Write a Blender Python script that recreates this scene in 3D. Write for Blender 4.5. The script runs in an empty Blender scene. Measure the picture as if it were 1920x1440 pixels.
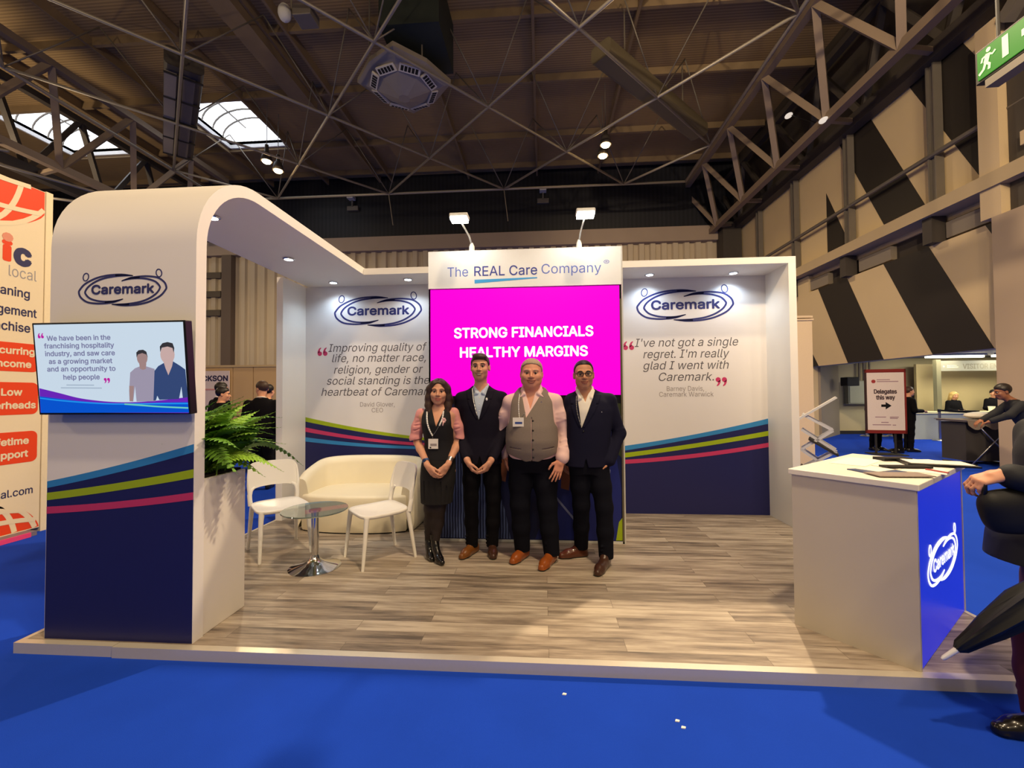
import bpy, math, random
import numpy as np
from mathutils import Vector, Matrix, Euler
random.seed(7)
R_ = math.radians
SC = bpy.context.scene
COL = SC.collection

# ------------------------------------------------------------------ camera
cam_d = bpy.data.cameras.new('camera'); cam = bpy.data.objects.new('camera', cam_d); COL.objects.link(cam)
CX, CY, CZ, YAW, PIT, ROL, FPX = 3.1861, -2.4202, 1.5494, 0.0715, 0.0237, -0.0071, 802.355
def cam_matrix():
    cy, sy, cp, sp = math.cos(YAW), math.sin(YAW), math.cos(PIT), math.sin(PIT)
    f = Vector((-sy*cp, cy*cp, sp)); r = Vector((cy, sy, 0)); u = r.cross(f)
    cr, sr = math.cos(ROL), math.sin(ROL)
    r2 = cr*r + sr*u; u2 = -sr*r + cr*u
    m = Matrix((r2, u2, -f)).transposed().to_4x4(); m.translation = (CX, CY, CZ)
    return m
cam.matrix_world = cam_matrix()
cam_d.sensor_fit = 'HORIZONTAL'; cam_d.sensor_width = 36.0; cam_d.lens = 36.0*FPX/1920.0
cam_d.clip_start = .05; cam_d.clip_end = 200
SC.camera = cam

# ------------------------------------------------------------------ world, exposure, main lights
SC.view_settings.view_transform = 'Standard'; SC.view_settings.look = 'None'
SC.view_settings.gamma = 1.0; SC.view_settings.exposure = 0.0; SC.view_settings.use_curve_mapping = False
w = bpy.data.worlds.new('hall_world'); SC.world = w; w.use_nodes = True
w.node_tree.nodes['Background'].inputs[0].default_value = (.86, .70, .50, 1)
w.node_tree.nodes['Background'].inputs[1].default_value = .19
def lamp(name, kind, loc, target, energy, color, size=.5, spot=None, blend=.6):
    l = bpy.data.lights.new(name, kind); o = bpy.data.objects.new(name, l); COL.objects.link(o)
    o.location = loc; l.energy = energy; l.color = color
    if kind == 'AREA': l.size = size
    elif kind in ('POINT', 'SPOT'): l.shadow_soft_size = size
    if kind == 'SPOT': l.spot_size = R_(spot or 120); l.spot_blend = blend
    d = Vector(target)-Vector(loc); o.rotation_euler = d.to_track_quat('-Z', 'Y').to_euler()
    return o
WARM = (1.0, .77, .50); COOL = (.68, .84, 1.0)
# high bay lamps over the aisle and behind the stand, then added fill lights
lamp('bay_and_fill_light', 'SPOT', (4.9, -2.3, 10.2), (3.4, 1.5, 0), 2100, WARM, .22, 130)
lamp('bay_and_fill_light', 'SPOT', (7.0, 7.0, 10.7), (2.5, 1.5, 0), 5200, WARM, .15, 120)
lamp('bay_and_fill_light', 'SPOT', (3.0, -6.0, 9.0), (12, 9.5, 6.0), 6000, WARM, .25, 70)  # added spot to brighten the striped right wall, no fitting there
lamp('bay_and_fill_light', 'POINT', (-7.5, -3.5, 7.6), (0, -1.0, 0), 750, WARM, .30)  # added fill points from here down, out of view, for the hall's ambient light
lamp('bay_and_fill_light', 'POINT', (6.8, -4.2, 8.4), (5, 0, 0), 800, WARM, .30)  # added fill, brings up the right wall
lamp('bay_and_fill_light', 'POINT', (3.2, -8.5, 7.6), (3, -1, 0), 800, WARM, .30)  # added fill on the stand from behind the camera
lamp('bay_and_fill_light', 'POINT', (9.5, -7.0, 7.6), (9, 4, 3), 600, WARM, .30)  # added fill towards the right wall
lamp('bay_and_fill_light', 'POINT', (-15.0, 7.5, 7.6), (-4, 8, 0), 900, WARM, .30)  # added fill for the far left side and roof

# ------------------------------------------------------------------ materials
def lin(c):
    c = c/255.0
    return c/12.92 if c <= .04045 else ((c+.055)/1.055)**2.4
MATS = {}
def M(name, rgb=None, rough=.55, metal=0.0, var=.06, scale=40, bump=0.0, emit=0.0, trans=0.0, spec=.4, alpha=1.0, ior=1.45, coat=0.0, sheen=0.0):
    if name in MATS: return MATS[name]
    m = bpy.data.materials.new(name); m.use_nodes = True
    nt = m.node_tree; b = nt.nodes['Principled BSDF']
    col = tuple(lin(x) for x in rgb) + (1,)
    b.inputs['Base Color'].default_value = col; b.inputs['Roughness'].default_value = rough; b.inputs['Metallic'].default_value = metal
    b.inputs['Specular IOR Level'].default_value = spec; b.inputs['IOR'].default_value = ior
    b.inputs['Transmission Weight'].default_value = trans; b.inputs['Alpha'].default_value = alpha
    b.inputs['Coat Weight'].default_value = coat; b.inputs['Sheen Weight'].default_value = sheen
    if emit:
        b.inputs['Base Color'].default_value = (col[0]*.12, col[1]*.12, col[2]*.12, 1)
        b.inputs['Emission Color'].default_value = col; b.inputs['Emission Strength'].default_value = emit
    tc = nt.nodes.new('ShaderNodeTexCoord')
    if var or bump:
        n = nt.nodes.new('ShaderNodeTexNoise'); n.inputs['Scale'].default_value = scale; n.inputs['Detail'].default_value = 4
        nt.links.new(tc.outputs['Object'], n.inputs['Vector'])
        if var and not emit:
            r = nt.nodes.new('ShaderNodeMapRange'); r.inputs[3].default_value = 1-var; r.inputs[4].default_value = 1+var
            nt.links.new(n.outputs['Fac'], r.inputs[0])
            mx = nt.nodes.new('ShaderNodeMix'); mx.data_type = 'RGBA'; mx.blend_type = 'MULTIPLY'; mx.inputs[0].default_value = 1
            mx.inputs[6].default_value = col
            nt.links.new(r.outputs[0], mx.inputs[7]); nt.links.new(mx.outputs[2], b.inputs['Base Color'])
        if bump:
            bp = nt.nodes.new('ShaderNodeBump'); bp.inputs['Strength'].default_value = bump; bp.inputs['Distance'].default_value = .01
            nt.links.new(n.outputs['Fac'], bp.inputs['Height']); nt.links.new(bp.outputs[0], b.inputs['Normal'])
    MATS[name] = m
    return m

def wave_mat(name, rgb, dark, scale, axis, rough=.6, sharp=(.3, .7), bump=.0):
    """ribbed cladding: a wave across one axis"""
    m = M(name, rgb, rough, var=0)
    nt = m.node_tree; b = nt.nodes['Principled BSDF']
    tc = nt.nodes.new('ShaderNodeTexCoord'); wv = nt.nodes.new('ShaderNodeTexWave'); wv.wave_type = 'BANDS'; wv.bands_direction = axis
    wv.inputs['Scale'].default_value = scale; wv.inputs['Distortion'].default_value = 0
    nt.links.new(tc.outputs['Object'], wv.inputs['Vector'])
    cr = nt.nodes.new('ShaderNodeValToRGB'); cr.color_ramp.elements[0].position = sharp[0]; cr.color_ramp.elements[1].position = sharp[1]
    cr.color_ramp.elements[0].color = tuple(lin(x) for x in dark)+(1,); cr.color_ramp.elements[1].color = tuple(lin(x) for x in rgb)+(1,)
    nt.links.new(wv.outputs['Fac'], cr.inputs[0])
    n = nt.nodes.new('ShaderNodeTexNoise'); n.inputs['Scale'].default_value = .8; nt.links.new(tc.outputs['Object'], n.inputs['Vector'])
    r = nt.nodes.new('ShaderNodeMapRange'); r.inputs[3].default_value = .75; r.inputs[4].default_value = 1.2; nt.links.new(n.outputs['Fac'], r.inputs[0])
    mx = nt.nodes.new('ShaderNodeMix'); mx.data_type = 'RGBA'; mx.blend_type = 'MULTIPLY'; mx.inputs[0].default_value = 1
    nt.links.new(cr.outputs[0], mx.inputs[6]); nt.links.new(r.outputs[0], mx.inputs[7]); nt.links.new(mx.outputs[2], b.inputs['Base Color'])
    if bump:
        bp = nt.nodes.new('ShaderNodeBump'); bp.inputs['Strength'].default_value = bump; bp.inputs['Distance'].default_value = .02
        nt.links.new(wv.outputs['Fac'], bp.inputs['Height']); nt.links.new(bp.outputs[0], b.inputs['Normal'])
    return m

def plank_mat():
    m = M('grey_oak_planks', (160, 146, 128), .42, var=0)
    nt = m.node_tree; b = nt.nodes['Principled BSDF']; L = nt.links
    tc = nt.nodes.new('ShaderNodeTexCoord')
    br = nt.nodes.new('ShaderNodeTexBrick'); br.offset = .37; br.inputs['Scale'].default_value = 1
    br.inputs['Brick Width'].default_value = 1.22; br.inputs['Row Height'].default_value = .125
    br.inputs['Mortar Size'].default_value = .0012; br.inputs['Mortar Smooth'].default_value = .3; br.inputs['Bias'].default_value = 0
    br.inputs['Color1'].default_value = (0, 0, 0, 1); br.inputs['Color2'].default_value = (1, 1, 1, 1); br.inputs['Mortar'].default_value = (.2, .2, .2, 1)
    L.new(tc.outputs['Object'], br.inputs['Vector'])
    mp = nt.nodes.new('ShaderNodeMapping'); mp.inputs['Scale'].default_value = (1.3, 14, 1); L.new(tc.outputs['Object'], mp.inputs['Vector'])
    ad = nt.nodes.new('ShaderNodeVectorMath'); ad.operation = 'ADD'; L.new(mp.outputs[0], ad.inputs[0])
    sc = nt.nodes.new('ShaderNodeVectorMath'); sc.operation = 'SCALE'; sc.inputs['Scale'].default_value = 7.3; L.new(br.outputs['Color'], sc.inputs[0]); L.new(sc.outputs[0], ad.inputs[1])
    n = nt.nodes.new('ShaderNodeTexNoise'); n.inputs['Scale'].default_value = 1.6; n.inputs['Detail'].default_value = 7; n.inputs['Roughness'].default_value = .6
    L.new(ad.outputs[0], n.inputs['Vector'])
    mxf = nt.nodes.new('ShaderNodeMath'); mxf.operation = 'MULTIPLY_ADD'; L.new(br.outputs['Color'], mxf.inputs[0]); mxf.inputs[1].default_value = .22
    L.new(n.outputs['Fac'], mxf.inputs[2])
    cr = nt.nodes.new('ShaderNodeValToRGB'); e = cr.color_ramp.elements
    e[0].position = .36; e[0].color = tuple(lin(x) for x in (92, 82, 73))+(1,)
    e[1].position = .80; e[1].color = tuple(lin(x) for x in (190, 177, 158))+(1,)
    x = e.new(.56); x.color = tuple(lin(x) for x in (146, 132, 116))+(1,)
    L.new(mxf.outputs[0], cr.inputs[0])
    mx = nt.nodes.new('ShaderNodeMix'); mx.data_type = 'RGBA'; mx.blend_type = 'MULTIPLY'
    L.new(br.outputs['Fac'], mx.inputs[0]); L.new(cr.outputs[0], mx.inputs[6]); mx.inputs[7].default_value = (.35, .33, .3, 1)
    L.new(mx.outputs[2], b.inputs['Base Color'])
    return m

WHITE = M('white_paint', (226, 222, 216), .5, var=.02, scale=3)
SIDEW = M('white_side_laminate', (232, 228, 220), .45, var=.02, scale=5)
TOP = M('white_counter_laminate', (236, 230, 214), .4, var=.02)
NAVY = M('navy_print', (30, 32, 84), .45, var=.03)
PBLUE = M('sky_blue_print', (50, 130, 190), .45, var=.03)
PGREEN = M('lime_print', (150, 172, 20), .45, var=.03)
PPINK = M('raspberry_print', (188, 54, 100), .45, var=.03)
PGREY = M('grey_letter_print', (88, 84, 88), .5, var=.02)
PLGREY = M('light_grey_letter_print', (140, 132, 130), .5, var=.02)
LOGO = M('logo_navy_print', (44, 48, 104), .45, var=.02)
BLACKP = M('black_plastic', (16, 16, 18), .35, var=.03)
CHROME = M('chrome', (215, 215, 215), .08, 1.0, var=0)
ALU = M('aluminium', (190, 190, 190), .28, 1.0, var=.04)
STEEL = M('grey_painted_steel', (112, 105, 96), .5, .3, var=.08, scale=6)
DSTEEL = M('dark_painted_steel', (70, 64, 58), .55, .2, var=.08, scale=6)
DARKM = M('dark_matt_metal', (44, 42, 40), .6, .2, var=.06)

# ------------------------------------------------------------------ mesh builder
WL = {}     # object -> world location of its origin when built (parents unrotated while building)
class MB:
    def __init__(s): s.v = []; s.f = []; s.mi = []; s.cur = 0
    def add(s, vs, fs):
        o = len(s.v); s.v += [tuple(v) for v in vs]; s.f += [tuple(i+o for i in f) for f in fs]; s.mi += [s.cur]*len(fs); return s
    def box(s, x0, x1, y0, y1, z0, z1):
        return s.add([(x0,y0,z0),(x1,y0,z0),(x1,y1,z0),(x0,y1,z0),(x0,y0,z1),(x1,y0,z1),(x1,y1,z1),(x0,y1,z1)],
                     [(0,3,2,1),(4,5,6,7),(0,1,5,4),(1,2,6,5),(2,3,7,6),(3,0,4,7)])
    def bar(s, a, b, w, h=None, up=(0,0,1)):
        """square bar from a to b"""
        h = h or w; a = Vector(a); b = Vector(b); d = (b-a).normalized(); u = Vector(up)
        if abs(d.dot(u)) > .97: u = Vector((0,1,0))
        x = d.cross(u).normalized(); y = x.cross(d)
        c = [(-w/2,-h/2),(w/2,-h/2),(w/2,h/2),(-w/2,h/2)]
        vs = [a+x*p+y*q for p,q in c]+[b+x*p+y*q for p,q in c]
        return s.add(vs, [(0,1,2,3),(7,6,5,4)]+[(i,i+4,(i+1)%4+4,(i+1)%4) for i in range(4)])
    def tube(s, pts, r, n=10, cap=True, sx=1.0):
        pts = [Vector(p) for p in pts]; k = len(pts); rs = r if isinstance(r, (list, tuple)) else [r]*k
        o = len(s.v); ref = None
        for i, p in enumerate(pts):
            d = (pts[min(i+1,k-1)]-pts[max(i-1,0)]).normalized()
            if ref is None: ref = d.cross(Vector((0,0,1)) if abs(d.z) < .95 else Vector((1,0,0))).normalized()
            x = (ref-d*ref.dot(d)).normalized(); ref = x; y = d.cross(x)
            for j in range(n):
                t = 2*math.pi*j/n; s.v.append(tuple(p+x*(rs[i]*sx*math.cos(t))+y*(rs[i]*math.sin(t))))
        fs = [(o+i*n+j, o+i*n+(j+1)%n, o+(i+1)*n+(j+1)%n, o+(i+1)*n+j) for i in range(k-1) for j in range(n)]
        if cap: fs += [tuple(o+j for j in range(n))[::-1], tuple(o+(k-1)*n+j for j in range(n))]
        s.f += fs; s.mi += [s.cur]*len(fs); return s
    def lathe(s, prof, c=(0,0,0), n=32):
        o = len(s.v); k = len(prof)
        for r, z in prof:
            for j in range(n):
                t = 2*math.pi*j/n; s.v.append((c[0]+r*math.cos(t), c[1]+r*math.sin(t), c[2]+z))
        fs = [(o+i*n+j, o+i*n+(j+1)%n, o+(i+1)*n+(j+1)%n, o+(i+1)*n+j) for i in range(k-1) for j in range(n)]
        fs += [tuple(o+j for j in range(n))[::-1], tuple(o+(k-1)*n+j for j in range(n))]
        s.f += fs; s.mi += [s.cur]*len(fs); return s
    def prism(s, poly, frame, d0, d1):
        """poly of (u,v); frame = (origin, U, V, N); extruded along N from d0 to d1"""
        O, U, V, N = [Vector(q) for q in frame]; n = len(poly)
        vs = [O+U*u+V*v+N*d0 for u,v in poly]+[O+U*u+V*v+N*d1 for u,v in poly]
        return s.add(vs, [tuple(range(n))[::-1], tuple(range(n,2*n))]+[(i,(i+1)%n,(i+1)%n+n,i+n) for i in range(n)])
    def strip(s, A, B, frame, d0, d1):
        """band between two polylines of equal length in a plane, given a little thickness"""
        for i in range(len(A)-1): s.prism([B[i],B[i+1],A[i+1],A[i]], frame, d0, d1)
        return s
    def ball(s, c, r, n=14, m=9):
        rx, ry, rz = r if isinstance(r, (tuple,list)) else (r,r,r); o = len(s.v)
        for i in range(m+1):
            ph = math.pi*i/m
            for j in range(n):
                t = 2*math.pi*j/n; s.v.append((c[0]+rx*math.sin(ph)*math.cos(t), c[1]+ry*math.sin(ph)*math.sin(t), c[2]+rz*math.cos(ph)))
        fs = [(o+i*n+j, o+(i+1)*n+j, o+(i+1)*n+(j+1)%n, o+i*n+(j+1)%n) for i in range(m) for j in range(n)]
        s.f += fs; s.mi += [s.cur]*len(fs); return s
    def build(s, name, mat, parent=None, smooth=False, bevel=0, **tags):
        me = bpy.data.meshes.new(name)
        off = WL.get(parent, Vector((0,0,0))) if parent else Vector((0,0,0))
        me.from_pydata([(v[0]-off.x, v[1]-off.y, v[2]-off.z) for v in s.v], [], s.f); me.update()
        for mm in (mat if isinstance(mat, (list,tuple)) else [mat]): me.materials.append(mm)
        if any(s.mi): me.polygons.foreach_set('material_index', s.mi)
        o = bpy.data.objects.new(name, me); COL.objects.link(o)
        if parent: o.parent = parent
        WL[o] = off.copy()
        if smooth:
            me.polygons.foreach_set('use_smooth', [True]*len(me.polygons))
            if smooth != True: me.set_sharp_from_angle(angle=R_(smooth))
        if bevel:
            b = o.modifiers.new('bevel', 'BEVEL'); b.width = bevel; b.segments = 2; b.limit_method = 'ANGLE'; b.angle_limit = R_(40)
        for k, v in tags.items(): o[k] = v
        return o
def thing(name, label, cat, loc=(0,0,0), group=None, rz=0):
    o = bpy.data.objects.new(name, None); COL.objects.link(o); o.location = loc; o.rotation_euler = (0,0,rz)
    o.empty_display_size = .1; o['label'] = label; o['category'] = cat
    if group: o['group'] = group
    WL[o] = Vector(loc)
    return o
def tag(o, label, cat, group=None):
    o['label'] = label; o['category'] = cat
    if group: o['group'] = group
    return o
def struct(o): o['kind'] = 'structure'; return o
def dup(root, loc, rz, label, group=None):
    def cp(o, par):
        c = o.copy(); COL.objects.link(c)
        if par: c.parent = par
        for ch in list(o.children): cp(ch, c)
        return c
    r = cp(root, None); r.location = loc; r.rotation_euler = (0,0,rz); r['label'] = label
    if group: r['group'] = group
    return r
def box(name, mat, x0, x1, y0, y1, z0, z1, parent=None, bevel=0): return MB().box(x0,x1,y0,y1,z0,z1).build(name, mat, parent, bevel=bevel)

# ------------------------------------------------------------------ lettering (built-in or shipped typeface), turned into meshes at the end
import os
FONT = None
try:
    fp = os.path.join(bpy.utils.resource_path('LOCAL'), 'datafiles', 'fonts', 'Inter.woff2')
    if os.path.exists(fp): FONT = bpy.data.fonts.load(fp)
except Exception: FONT = None
PENDING = []
def text(name, s, mat, parent, frame, u0, v0, width=None, cap=.1, align='LEFT', bold=0.0, shear=0.0, depth=.001, squash=True):
    """one line of lettering; (u0,v0) is the baseline start (or centre/right), cap = capital height"""
    PENDING.append(dict(name=name, s=s, mat=mat, parent=parent, frame=[Vector(q) for q in frame], u0=u0, v0=v0, width=width, cap=cap, align=align, bold=bold, shear=shear, depth=depth))
def glyph_mesh(ob, dg):
    """outlines of a line of text, filled by non-zero winding (the typeface has overlapping contours)"""
    from mathutils.geometry import delaunay_2d_cdt, interpolate_bezier
    cu = ob.to_curve(dg); rings = []
    for sp in cu.splines:
        pts = []; bp = sp.bezier_points; n = len(bp)
        for q in range(n):
            p0, p1 = bp[q], bp[(q+1) % n]
            straight = (p0.handle_right-p0.co).length < 1e-6 and (p1.handle_left-p1.co).length < 1e-6 or abs((p0.handle_right-p0.co).cross(p1.co-p0.co).length)+abs((p1.handle_left-p1.co).cross(p1.co-p0.co).length) < 1e-6
            seg = [p0.co] if straight else interpolate_bezier(p0.co, p0.handle_right, p1.handle_left, p1.co, 5)[:-1]
            for c in seg:
                if not pts or (c-pts[-1]).length > 1e-5: pts.append(Vector((c[0], c[1], 0)))
        if len(pts) > 2: rings.append([Vector((c[0], c[1])) for c in pts])
    ob.to_curve_clear()
    # one cluster per run of overlapping contours keeps the triangulation small
    boxes = [(min(c.x for c in r), max(c.x for c in r)) for r in rings]; order = sorted(range(len(rings)), key=lambda q: boxes[q][0]); cl = []; hi = -1e9
    for q in order:
        if boxes[q][0] > hi: cl.append([])
        cl[-1].append(q); hi = max(hi, boxes[q][1])
    V = []; F = []
    for g in cl:
        vs = []; es = []; A = []; B = []
        for q in g:
            o = len(vs); r = rings[q]; vs += r; es += [(o+s, o+(s+1) % len(r)) for s in range(len(r))]
            A += r; B += r[1:]+r[:1]
        v2, e2, f2, _, _, _ = delaunay_2d_cdt(vs, es, [], 0, 1e-6)
        P = np.array([(c.x, c.y) for c in v2]); T = np.array([f for f in f2 if len(f) == 3]); c = P[T].mean(1)
        a_ = np.array([(q.x, q.y) for q in A]); b_ = np.array([(q.x, q.y) for q in B])
        up = (a_[None,:,1] <= c[:,None,1]) & (b_[None,:,1] > c[:,None,1]); dn = (a_[None,:,1] > c[:,None,1]) & (b_[None,:,1] <= c[:,None,1])
        side = (b_[None,:,0]-a_[None,:,0])*(c[:,None,1]-a_[None,:,1])-(c[:,None,0]-a_[None,:,0])*(b_[None,:,1]-a_[None,:,1])
        wn = (up & (side > 0)).sum(1)-(dn & (side < 0)).sum(1)
        o = len(V); V += [tuple(q) for q in P]; F += [tuple(int(q)+o for q in t_) for t_ in T[wn != 0]]
    return np.array(V), F
def finish_text():
    obs = []
    for p in PENDING:
        for i, line in enumerate(p['s'] if isinstance(p['s'], list) else [p]):
            q = dict(p)
            if line is not p: q.update(line)
            cu = bpy.data.curves.new('t', 'FONT'); cu.body = q['s']; cu.size = 1; cu.shear = q['shear']
            if FONT: cu.font = FONT
            ob = bpy.data.objects.new('t', cu); COL.objects.link(ob); obs.append((p, q, ob))
    cu = bpy.data.curves.new('t', 'FONT'); cu.body = 'H'; cu.size = 1
    if FONT: cu.font = FONT
    ref = bpy.data.objects.new('t', cu); COL.objects.link(ref)
    bpy.context.view_layer.update(); dg = bpy.context.evaluated_depsgraph_get()
    hv, _ = glyph_mesh(ref, dg); CAPH = hv[:,1].max()-hv[:,1].min(); bpy.data.objects.remove(ref)
    for p, q, ob in obs:
        vs, fs = glyph_mesh(ob, dg)
        sc = q['cap']/CAPH; wid = (vs[:,0].max()-vs[:,0].min())*sc
        sx = sc if not q['width'] else sc*q['width']/wid
        x = (vs[:,0]-vs[:,0].min())*sx; W = x.max()
        x += q['u0'] - (0 if q['align']=='LEFT' else W/2 if q['align']=='CENTER' else W); y = vs[:,1]*sc+q['v0']
        bpy.data.objects.remove(ob)
        O, U, V, N = p['frame']; b = MB(); r_ = max(q['bold'], 0)*sc
        sh_ = [(0,0)]+([(r_*math.cos(t_*math.pi/4), r_*math.sin(t_*math.pi/4)) for t_ in range(8)] if r_ > 0 else [])
        for ii, (dx, dy) in enumerate(sh_): b.add([O+U*float(a+dx)+V*float(c+dy)+N*(p['depth']+.00012*ii) for a, c in zip(x, y)], fs)
        b.build(p['name'], p['mat'], p['parent'])
def L(s, u0, v0, width=None, cap=.1, **k): return dict(s=s, u0=u0, v0=v0, width=width, cap=cap, **k)

# tapered brush stroke in a plane
def stroke(b, pts, w, frame, d0, d1, closed=False):
    P = [Vector((p[0], p[1])) for p in pts]; n = len(P); ws = w if isinstance(w, (list,tuple)) else [w]*n
    A = []; B = []
    for i in range(n):
        if closed: d = P[(i+1)%n]-P[(i-1)%n]
        else: d = P[min(i+1,n-1)]-P[max(i-1,0)]
        d.normalize(); m = Vector((-d.y, d.x)); A.append(tuple(P[i]+m*ws[i]/2)); B.append(tuple(P[i]-m*ws[i]/2))
    if closed: A.append(A[0]); B.append(B[0])
    b.strip(A, B, frame, d0, d1)
def catmull(pts, k=6):
    P = [Vector(p) for p in pts]; out = []
    for i in range(len(P)-1):
        p0 = P[max(i-1,0)]; p1 = P[i]; p2 = P[i+1]; p3 = P[min(i+2,len(P)-1)]
        for j in range(k):
            t = j/k; out.append(.5*((2*p1)+(p2-p0)*t+(2*p0-5*p1+4*p2-p3)*t*t+(3*p1-p0-3*p2+p3)*t**3))
    out.append(P[-1]); return out
def logo(parent, frame, cu, cv, W, mat, matname='logo_emblem', depth=.0015):
    """two interlocking oval swooshes with little heads, and the word inside; W = overall width"""
    k = W/775.0; b = MB()
    def T(x, y): return (cu+(x-713)*k, cv-(y-415)*k)
    oA = [(805,298),(720,286),(650,286),(560,294),(470,315),(380,358),(335,405),(327,430),(345,470),(400,508),(480,522),(560,523),(640,516),(720,490)]
    iA = [(805,298),(720,298),(650,300),(560,312),(480,338),(415,378),(384,420),(390,445),(425,478),(490,500),(560,508),(640,505),(720,490)]
    for pts in (oA, iA):
        sm = [tuple(p) for p in catmull(pts, 5)]; n = len(sm)
        ws = [k*(6.5+8.5*min(1, 5*i/n, 5*(n-1-i)/n)) for i in range(n)]
        stroke(b, [T(*p) for p in sm], ws, frame, 0, depth)
        stroke(b, [T(1426-p[0], 830-p[1]) for p in sm], ws, frame, 0, depth)
    # filled wedges where the two lines of each band meet
    for a, c in (((805,298),[(720,286),(650,286),(650,300),(720,298)]), ((720,490),[(640,516),(560,523),(560,508),(640,505)])):
        b.prism([T(*a)]+[T(*q) for q in c], frame, 0, depth)
        b.prism([T(1426-a[0],830-a[1])]+[T(1426-q[0],830-q[1]) for q in c], frame, 0, depth)
    for hx, hy, tl in ((387,300,.25),(1033,283,-.25)):
        ring = []
        for i in range(24):
            t = 2*math.pi*i/24; x, y = 24*math.cos(t), 32*math.sin(t)
            ring.append(T(hx+x*math.cos(tl)-y*math.sin(tl), hy+x*math.sin(tl)+y*math.cos(tl)))
        stroke(b, ring, 8.5*k, frame, 0, depth, closed=True)
    e = b.build(matname, mat, parent)
    O, U, V, N = frame
    text('lettering', 'Caremark', mat, parent, frame, cu+(443-713)*k, cv-(443-415)*k, width=548*k, cap=72*k, bold=.028, depth=depth)
    text('lettering', '™', mat, parent, frame, cu+(1002-713)*k, cv-(383-415)*k, width=26*k, cap=11*k, depth=depth)
    return e
def quote_marks(parent, frame, u, v, s, mat, closing=False):
    b = MB()
    for dx in (0, .62*s):
        ring = [(.25*s*math.cos(2*math.pi*i/16), .25*s*math.sin(2*math.pi*i/16)) for i in range(16)]
        tail = [(-.25*s,.0),(-.24*s,.25*s),(-.10*s,.55*s),(.12*s,.68*s),(.16*s,.60*s),(.03*s,.42*s),(.02*s,.2*s)]
        sg = -1 if closing else 1
        for poly in (ring, tail):
            b.prism([(u+dx+sg*p[0], v+sg*p[1]) for p in poly], frame, 0, .0012)
    return b.build('quotation_mark', mat, parent)
# ================================================================== THE HALL
def carpet_mat():
    m = M('blue_exhibition_carpet', (23, 64, 182), .9, var=.10, scale=3, spec=.1, sheen=.0)
    nt = m.node_tree; b = nt.nodes['Principled BSDF']
    tc = nt.nodes.new('ShaderNodeTexCoord'); n = nt.nodes.new('ShaderNodeTexNoise'); n.inputs['Scale'].default_value = 420
    nt.links.new(tc.outputs['Object'], n.inputs['Vector'])
    bp = nt.nodes.new('ShaderNodeBump'); bp.inputs['Strength'].default_value = .35; bp.inputs['Distance'].default_value = .004
    nt.links.new(n.outputs['Fac'], bp.inputs['Height']); nt.links.new(bp.outputs[0], b.inputs['Normal'])
    return m
struct(box('floor', carpet_mat(), -26, 24, -13, 18.2, -.1, 0))
DECK = wave_mat('brown_ribbed_roof_deck', (160, 134, 92), (138, 114, 78), 3.3, 'Y', .8)
b = MB()
for x0, x1, y0, y1 in ((-26,24,-13,12.0),(-26,24,14.75,18.2),(-26,-17.3,12.0,14.75),(-14.6,-10.05,12.0,14.75),(-7.5,24,12.0,14.75)):
    b.box(x0,x1,y0,y1,12.3,12.45)
ceiling = struct(b.build('ceiling', DECK))
PURL = M('brown_painted_purlin', (132, 112, 84), .6, .1, var=.08, scale=4)
for y in (4.25, 6.75, 9.25, 11.8, 14.9, 17.2): box('purlin', PURL, -26, 12, y-.05, y+.05, 12.06, 12.3, ceiling)
for x in (-13.5, -10.2, -7.35, -4.7, -4.1, -.3, 3.0, 5.9): box('purlin', PURL, x-.04, x+.04, -6, 18, 12.0, 12.3, ceiling)
box('roof_beam', PURL, -5.35, -4.75, -2, 12.1, 11.72, 12.0, ceiling)
# rooflights: barrel vaults of opal sheet above openings in the deck
GLAZ = M('opal_rooflight_sheet', (238, 244, 255), .5, var=0, emit=3.2)
for k, (x0, x1) in enumerate(((-10.05,-7.5),(-17.3,-14.6))):
    cx, rx = (x0+x1)/2, (x1-x0)/2
    arc = [(cx-rx*math.cos(math.pi*i/14), 12.42+.75*math.sin(math.pi*i/14)) for i in range(15)]
    b = MB()
    for i in range(14):
        (xa,za),(xb,zb) = arc[i], arc[i+1]
        b.add([(xa,12.0,za),(xb,12.0,zb),(xb,14.75,zb),(xa,14.75,za)], [(0,1,2,3)])
    for y in (12.0, 14.75): b.add([(p[0], y, p[1]) for p in arc], [tuple(range(15))])
    pane = struct(b.build('window_%d' % (k+1), GLAZ))
    for y in (12.1, 12.65, 13.2, 13.75, 14.3):
        MB().tube([(p[0], y, p[1]-.05) for p in arc], .035, 6).build('glazing_bar', STEEL, pane)
    for x in (cx-.6, cx+.6): box('glazing_bar', STEEL, x-.02, x+.02, 12, 14.75, 12.98, 13.03, pane)
    fr = MB(); fr.box(x0-.08,x0,12,14.75,12.15,12.5).box(x1,x1+.08,12,14.75,12.15,12.5).box(x0,x1,11.92,12,12.15,12.5).box(x0,x1,14.75,14.83,12.15,12.5)
    fr.build('window_frame', M('white_kerb', (200,200,200)), pane)

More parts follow.
